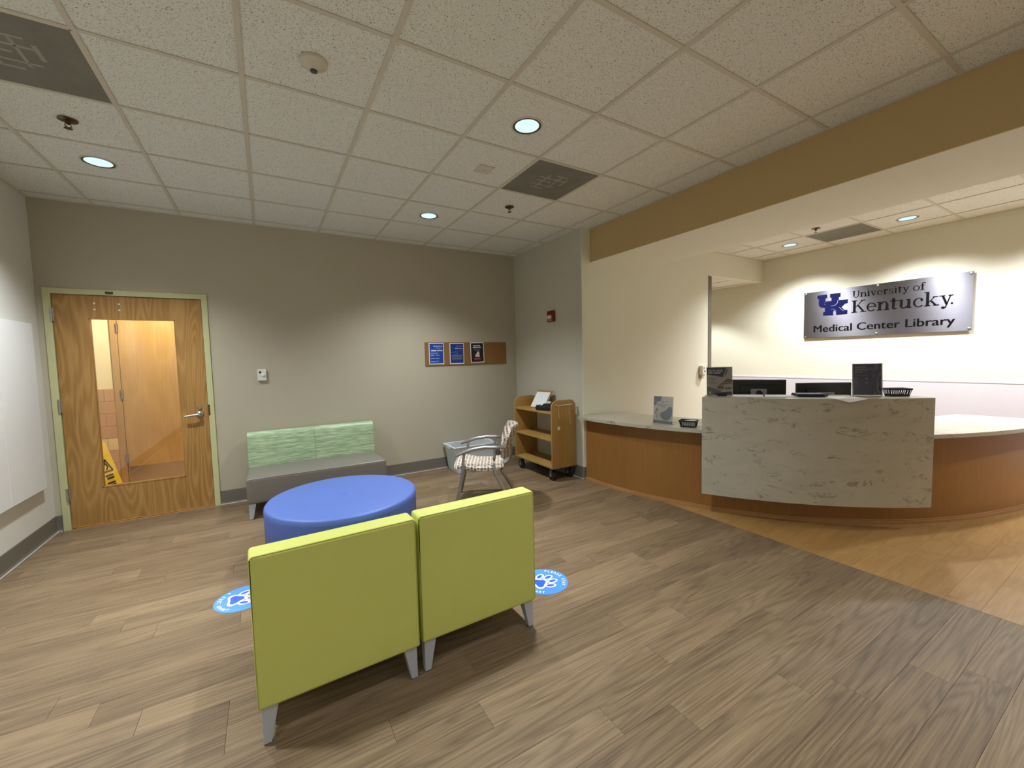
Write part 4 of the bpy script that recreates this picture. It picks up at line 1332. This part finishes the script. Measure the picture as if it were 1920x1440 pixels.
# ottoman
t = thing('ottoman', 'large round blue ottoman between the sofa and lime chairs', 'ottoman', (1.722, -1.590, 0))
R_ = 0.545
MB().lathe([(0.0, 0.418), (0.25, 0.4185), (R_ - 0.024, 0.4175), (R_ - 0.009, 0.413), (R_ - 0.002, 0.404), (R_, 0.375)], 80).build('top', 'blue', t, 60)
MB().lathe([(R_, 0.376), (R_ - 0.002, 0.06), (R_ - 0.012, 0.05)], 80, cap=False).build('side', 'blue', t, 60)
MB().lathe([(R_ - 0.06, 0.0), (R_ - 0.06, 0.055)], 64).build('plinth', 'dark', t, 40)
MB().lathe([(0.020, 0.416), (0.018, 0.4225), (0.010, 0.4245), (0.0, 0.425)], 20).build('button', 'blueseam', t, 60)
m = MB()
m.tube([(0.03, 0.02, 0.4170), (0.20, 0.14, 0.4174), (0.42, 0.29, 0.4160)], 0.0022, 8)
m.tube([(0.03, -0.02, 0.4168), (0.22, -0.10, 0.4172), (0.40, -0.19, 0.4160)], 0.0022, 8)
m.build('crease', 'blue', t, 80)['kind'] = 'stuff'

# guest chair: local +x = facing direction
t = thing('guest_chair', 'guest chair with patterned cushions and silver arms by the cart', 'chair', (3.075, -1.275, 0), math.radians(151))
# seat cushion with a waterfall front
m = MB()
prof = [(-0.22, 0.425), (-0.10, 0.415), (0.06, 0.42), (0.17, 0.445), (0.235, 0.435), (0.262, 0.405), (0.250, 0.385), (0.17, 0.392), (0.0, 0.372), (-0.18, 0.378), (-0.235, 0.395)]
b = bmesh.new(); n = len(prof); rows_ = []
for k in range(9):
    u = -1 + 2 * k / 8
    sq = 1 - 0.10 * abs(u) ** 4
    rows_.append([b.verts.new((0.01 + (px_ - 0.01) * sq, u * 0.245, pz_ - (0.018 * abs(u) ** 4 if pz_ > 0.40 else 0))) for px_, pz_ in prof])
for k in range(8):
    for i in range(n):
        j = (i + 1) % n
        b.faces.new((rows_[k][i], rows_[k][j], rows_[k + 1][j], rows_[k + 1][i]))
b.faces.new(rows_[0]); b.faces.new(rows_[-1][::-1])
bmesh.ops.recalc_face_normals(b, faces=b.faces)
m._merge(b)
m.build('seat', 'dash', t, 60)
m = MB()
m.tube([(-0.22, 0, 0.372), (0.0, 0, 0.362), (0.18, 0, 0.378), (0.24, 0, 0.388)], [0.20, 0.215, 0.21, 0.19], 16, 0.06)
m.build('seat_shell', 'darkgrey', t, 60)


def back_grid(off):
    b = bmesh.new(); R = []
    for k in range(9):
        v_ = k / 8
        z_ = 0.475 + 0.315 * v_
        xb = -0.245 - 0.085 * v_ + 0.02 * math.sin(v_ * PI)
        hw = 0.135 + 0.105 * math.sin(min(1, v_ * 1.25) * PI / 2) - (0.05 * max(0, v_ - 0.75) / 0.25)
        R.append([b.verts.new((xb + off + 0.065 * (u * u) - 0.02, u * hw, z_)) for u in [-1 + 2 * i / 8 for i in range(9)]])
    for k in range(8):
        for i in range(8):
            b.faces.new((R[k][i], R[k][i + 1], R[k + 1][i + 1], R[k + 1][i]))
    return b


for nm, mt_, off, th in (('backrest', 'dash', 0.0, 0.040), ('back_shell', 'dash', -0.034, 0.010)):
    b = back_grid(off)
    bmesh.ops.recalc_face_normals(b, faces=b.faces)
    bmesh.ops.solidify(b, geom=list(b.faces), thickness=th)
    bmesh.ops.recalc_face_normals(b, faces=b.faces)
    m = MB(); m._merge(b)
    m.build(nm, mt_, t, 50)
MB().tube([(-0.18, 0, 0.375), (-0.245, 0, 0.39), (-0.285, 0, 0.43), (-0.296, 0, 0.48), (-0.312, 0, 0.56)], [0.05, 0.055, 0.055, 0.05, 0.035], 12, 0.4, (1, 0, 0)).build('back_bracket', 'alu', t, 60)
for s_ in (-1, 1):
    yy = 0.275 * s_
    # arm pad
    pts = [(-0.225, yy, 0.592), (-0.215, yy, 0.600), (-0.15, yy, 0.607), (-0.05, yy, 0.607), (0.06, yy * 1.01, 0.592), (0.15, yy * 1.03, 0.566), (0.215, yy * 1.05, 0.538), (0.225, yy * 1.05, 0.532)]
    MB().tube(pts, [0.014, 0.024, 0.031, 0.032, 0.031, 0.027, 0.020, 0.012], 14, 0.62).build('arm_pad', 'gunmetal', t, 60)
    MB().tube([(0.140, yy * 1.02, 0.565), (0.152, yy * 1.02, 0.50), (0.162, yy, 0.38), (0.195, yy, 0.20), (0.245, yy * 1.04, 0.006)], [0.013, 0.014, 0.015, 0.017, 0.020], 12).build('leg', 'alu', t, 60)
    MB().tube([(-0.145, yy, 0.600), (-0.140, yy, 0.50), (-0.130, yy, 0.42), (-0.150, yy, 0.34), (-0.235, yy, 0.18), (-0.345, yy * 1.02, 0.006)], [0.013, 0.014, 0.015, 0.016, 0.016, 0.015], 12).build('leg', 'alu', t, 60)
MB().tube([(0.162, -0.275, 0.372), (0.162, 0.275, 0.372)], 0.011, 8).tube([(-0.140, -0.275, 0.368), (-0.140, 0.275, 0.368)], 0.011, 8).build('cross_rail', 'alu', t, 60)

# ================================================================== TOTE, CART
t = thing('storage_tote', 'translucent grey plastic tote on the floor behind the guest chair', 'storage tote', (3.515, -0.06, 0))
TL, TWd, TH_ = 0.285, 0.175, 0.335
m = MB()
bo, tp, th = 0.86, 1.0, 0.004


def tote_wall(mb, sgn, axis):
    if axis == 'x':
        mb.hexa([(-TL * bo, sgn * TWd * bo - th, 0.004), (TL * bo, sgn * TWd * bo - th, 0.004), (TL * bo, sgn * TWd * bo + th, 0.004), (-TL * bo, sgn * TWd * bo + th, 0.004)],
                [(-TL, sgn * TWd - th, TH_), (TL, sgn * TWd - th, TH_), (TL, sgn * TWd + th, TH_), (-TL, sgn * TWd + th, TH_)])
    else:
        mb.hexa([(sgn * TL * bo - th, -TWd * bo, 0.004), (sgn * TL * bo + th, -TWd * bo, 0.004), (sgn * TL * bo + th, TWd * bo, 0.004), (sgn * TL * bo - th, TWd * bo, 0.004)],
                [(sgn * TL - th, -TWd, TH_), (sgn * TL + th, -TWd, TH_), (sgn * TL + th, TWd, TH_), (sgn * TL - th, TWd, TH_)])


for s_ in (-1, 1):
    tote_wall(m, s_, 'x'); tote_wall(m, s_, 'y')
m.box(-TL * bo, TL * bo, -TWd * bo, TWd * bo, 0.0, 0.005)
m.build('body', 'bin', t)
m = MB(); e = 0.022
for s_ in (-1, 1):
    m.box(-TL - e, TL + e, s_ * TWd - (0 if s_ > 0 else e), s_ * TWd + (e if s_ > 0 else 0), TH_ - 0.006, TH_ + 0.006, 0.004, 2)
    m.box(s_ * TL - (0 if s_ > 0 else e), s_ * TL + (e if s_ > 0 else 0), -TWd, TWd, TH_ - 0.006, TH_ + 0.006, 0.004, 2)
MT['binrim'] = plain('tote_rim_plastic', (222, 228, 232), 0.35)
m.build('rim', 'binrim', t)
for s_ in (-1, 1):
    MB().box(s_ * (TL + 0.014) - 0.014, s_ * (TL + 0.014) + 0.014, -0.06, 0.06, TH_ - 0.03, TH_ + 0.018, 0.006, 2).build('handle', 'binrim', t, 40)

# book cart: local x along its depth (world X), y along its length (world Y)
t = thing('book_cart', 'three-shelf maple book cart with black casters by the grey wall', 'book cart', (4.195, -0.795, 0))
HX, HY = 0.175, 0.415
for s_ in (-1, 1):
    n_ = 8; r_ = 0.085; zt = 0.945; zb = 0.15
    out = [(-HX, zb), (HX, zb)]
    for k in range(n_ + 1):
        a_ = k / n_ * PI / 2
        out.append((HX - r_ + r_ * math.cos(a_), zt - r_ + r_ * math.sin(a_)))
    for k in range(n_ + 1):
        a_ = PI / 2 + k / n_ * PI / 2
        out.append((-HX + r_ + r_ * math.cos(a_), zt - r_ + r_ * math.sin(a_)))
    yo = s_ * HY
    ep = MB().prism(out, min(yo, yo - s_ * 0.022), max(yo, yo - s_ * 0.022), 'xz', 0.002).build('end_panel', 'maple', t, 30)
    if s_ < 0:
        m = MB()
        for (px_, pz_) in ((-0.12, 0.17), (0.13, 0.17), (-0.12, 0.49), (0.13, 0.49), (-0.12, 0.80), (0.13, 0.80)):
            m.lathe([(0.006, 0.0), (0.006, 0.002)], 10, Matrix.Translation((px_, yo, pz_)) @ Matrix.Rotation(PI / 2, 4, 'X'))
        m.build('bolt_heads', 'bronze', ep)['kind'] = 'stuff'
        MB().box(-0.095, -0.060, yo - 0.0015, yo, 0.60, 0.64).build('label_patch', 'pcream', ep)
        MB().tube([(-0.13, yo - 0.012, 0.895), (-0.10, yo - 0.014, 0.885), (0.12, yo - 0.014, 0.890), (0.125, yo - 0.006, 0.90)], 0.004, 6).tube([(-0.085, yo - 0.008, 0.885), (-0.082, yo - 0.006, 0.80), (-0.07, yo - 0.005, 0.74)], 0.0022, 6).tube([(0.07, yo - 0.008, 0.885), (0.075, yo - 0.006, 0.76), (0.095, yo - 0.005, 0.66)], 0.0022, 6).build('cord_loop', 'tile_cream', ep, 40)
for z0 in (0.150, 0.470, 0.785):
    MB().box(-HX + 0.006, HX - 0.006, -HY + 0.022, HY - 0.022, z0, z0 + 0.022, 0.002, 1).build('shelf', MT['maple_h'] if 'maple_h' in MT else 'maple', t)
for (cx, cy) in ((-0.125, -0.335), (-0.125, 0.335), (0.125, -0.335), (0.125, 0.335)):
    cst = MB().box(cx - 0.03, cx + 0.03, cy - 0.03, cy + 0.03, 0.140, 0.150).box(cx - 0.024, cx - 0.018, cy - 0.016, cy + 0.016, 0.055, 0.142).box(cx + 0.018, cx + 0.024, cy - 0.016, cy + 0.016, 0.055, 0.142).build('caster', 'darkgrey', t)
    MB().lathe([(0.0, -0.016), (0.05, -0.016), (0.060, -0.010), (0.060, 0.010), (0.05, 0.016), (0.0, 0.016)], 28, Matrix.Translation((cx, cy, 0.060)) @ Matrix.Rotation(PI / 2, 4, 'Y')).build('wheel', 'rubber', cst, 40)
    MB().lathe([(0.0, -0.026), (0.016, -0.026), (0.016, 0.026), (0.0, 0.026)], 16, Matrix.Translation((cx, cy, 0.060)) @ Matrix.Rotation(PI / 2, 4, 'Y')).build('hub', 'alu', cst, 40)
# reading stand with papers on the top shelf
t = thing('reading_stand', 'tilted wooden reading stand with white papers on the cart top', 'reading stand', (4.175, -0.69, 0.808), math.radians(-78))
ln = 0.62
m = MB().box(-0.13, 0.13, 0.0, 0.012, 0.0, 0.262, 0.002, 1)
bd = m.build('board', 'maple', t); bd.rotation_euler.x = -ln
pp = MB().box(-0.115, 0.115, -0.006, 0.0, 0.008, 0.232).build('paper_pad', 'paper', t); pp.rotation_euler.x = -ln
p2 = MB().box(-0.10, 0.02, -0.0072, -0.006, 0.012, 0.14).build('top_sheet', 'wboard', t); p2.rotation_euler.x = -ln
lg = MB().box(-0.13, 0.13, -0.022, 0.0, 0.0, 0.012, 0.002, 1).build('ledge', 'maple', t)
MB().hexa([(-0.02, 0.16, 0.0), (0.02, 0.16, 0.0), (0.02, 0.175, 0.0), (-0.02, 0.175, 0.0)], [(-0.02, 0.118, 0.165), (0.02, 0.118, 0.165), (0.02, 0.133, 0.165), (-0.02, 0.133, 0.165)]).build('prop', 'maple', t)
t = thing('tape_dispenser', 'black desk tape dispenser on the cart top beside the stand', 'tape dispenser', (4.125, -0.985, 0.808), math.radians(112))
MB().prism([(-0.11, 0.0), (0.14, 0.0), (0.155, 0.035), (0.13, 0.062), (0.075, 0.045), (0.03, 0.085), (-0.05, 0.09), (-0.10, 0.07), (-0.12, 0.03)], -0.04, 0.04, 'xz', 0.004).build('body', 'dark', t, 40)
MB().lathe([(0.010, -0.012), (0.030, -0.012), (0.030, 0.012), (0.010, 0.012)], 24, Matrix.Translation((-0.02, 0, 0.082)) @ Matrix.Rotation(PI / 2, 4, 'X')).build('tape_roll', 'white', t, 40)
MB().box(0.128, 0.160, -0.014, 0.014, 0.050, 0.062).build('cutter', 'chrome', t)

# ================================================================== FLOOR DECALS
def decal(label, loc):
    t = thing('floor_decal', label, 'floor decal', loc, -PI / 2, 'round blue distancing decals')
    # local: up of the print = +y, laid flat; rotation puts up towards +X
    MB().lathe([(0.1524, 0.0), (0.1524, 0.0010)], 64).build('disc', 'decal', t)
    wh, bl = MB(), MB()

    def ell(mb, cx, cy, rx_, ry_, ang, z0, z1, n=28):
        c, s_ = math.cos(ang), math.sin(ang)
        mb.prism([(cx + rx_ * math.cos(2 * PI * k / n) * c - ry_ * math.sin(2 * PI * k / n) * s_, cy + rx_ * math.cos(2 * PI * k / n) * s_ + ry_ * math.sin(2 * PI * k / n) * c) for k in range(n)], z0, z1, 'xy')
    toes = [(-0.061, 0.006, 0.40), (-0.025, 0.047, 0.12), (0.025, 0.047, -0.12), (0.062, 0.006, -0.40)]
    zz = 0.0011
    for i, (x, y_, a_) in enumerate(toes):
        ell(wh, x, y_, 0.0235, 0.036, a_, zz, zz + 0.0004 + 0.00003 * i)
        ell(bl, x, y_, 0.0125, 0.0245, a_, zz + 0.0007, zz + 0.0010)
    pad = [(0.0, 0.012), (0.018, 0.006), (0.030, -0.016), (0.048, -0.034), (0.056, -0.052), (0.048, -0.068), (0.030, -0.073), (0.0, -0.068), (-0.030, -0.073), (-0.048, -0.068), (-0.056, -0.052), (-0.048, -0.034), (-0.030, -0.016), (-0.018, 0.006)]
    cxp, cyp = 0.0, -0.034
    # smooth the pad outline
    for _ in range(2):
        q = []
        for i in range(len(pad)):
            a_, b_ = pad[i], pad[(i + 1) % len(pad)]
            q += [(a_[0] * .75 + b_[0] * .25, a_[1] * .75 + b_[1] * .25), (a_[0] * .25 + b_[0] * .75, a_[1] * .25 + b_[1] * .75)]
        pad = q
    wh.prism([(cxp + (x - cxp) * 1.22, cyp + (y_ - cyp) * 1.26) for x, y_ in pad], zz, zz + 0.0006, 'xy')
    bl.prism([(cxp + (x - cxp) * 0.92, cyp + (y_ - cyp) * 0.92) for x, y_ in pad], zz + 0.0007, zz + 0.0010, 'xy')
    wh.build('paw_outline', 'decalwhite', t); bl.build('paw_pad', 'decalpad', t)
    m = MB()
    sz_ = 0.0285

    def arc_text(s, r, a_mid, step, inward):
        n = len(s)
        for k, ch in enumerate(s):
            if ch == ' ': continue
            me = text_mesh(ch, sz_, 0.0007, 0.0, 'CENTER')
            if inward:
                a_ = a_mid + (k - (n - 1) / 2) * step
                rot = a_ + PI / 2
            else:
                a_ = a_mid - (k - (n - 1) / 2) * step
                rot = a_ - PI / 2
            rr = r if not inward else r + 0.020
            m.mesh(me, Matrix.Translation((rr * math.cos(a_), rr * math.sin(a_), 0.0016)) @ Matrix.Rotation(rot, 4, 'Z'))
            bpy.data.meshes.remove(me)
    arc_text('PLEASE STAY', 0.116, PI / 2, math.radians(10.2), False)
    arc_text('6 FEET APART', 0.116, -PI / 2, math.radians(9.6), True)
    m.build('lettering', 'decalwhite', t)['kind'] = 'stuff'
    return t


decal('round blue paw decal on the floor left of the lime chairs', (1.053, -2.004, 0.0005))
decal('round blue paw decal on the floor right of the lime chairs', (2.718, -2.873, 0.0005))
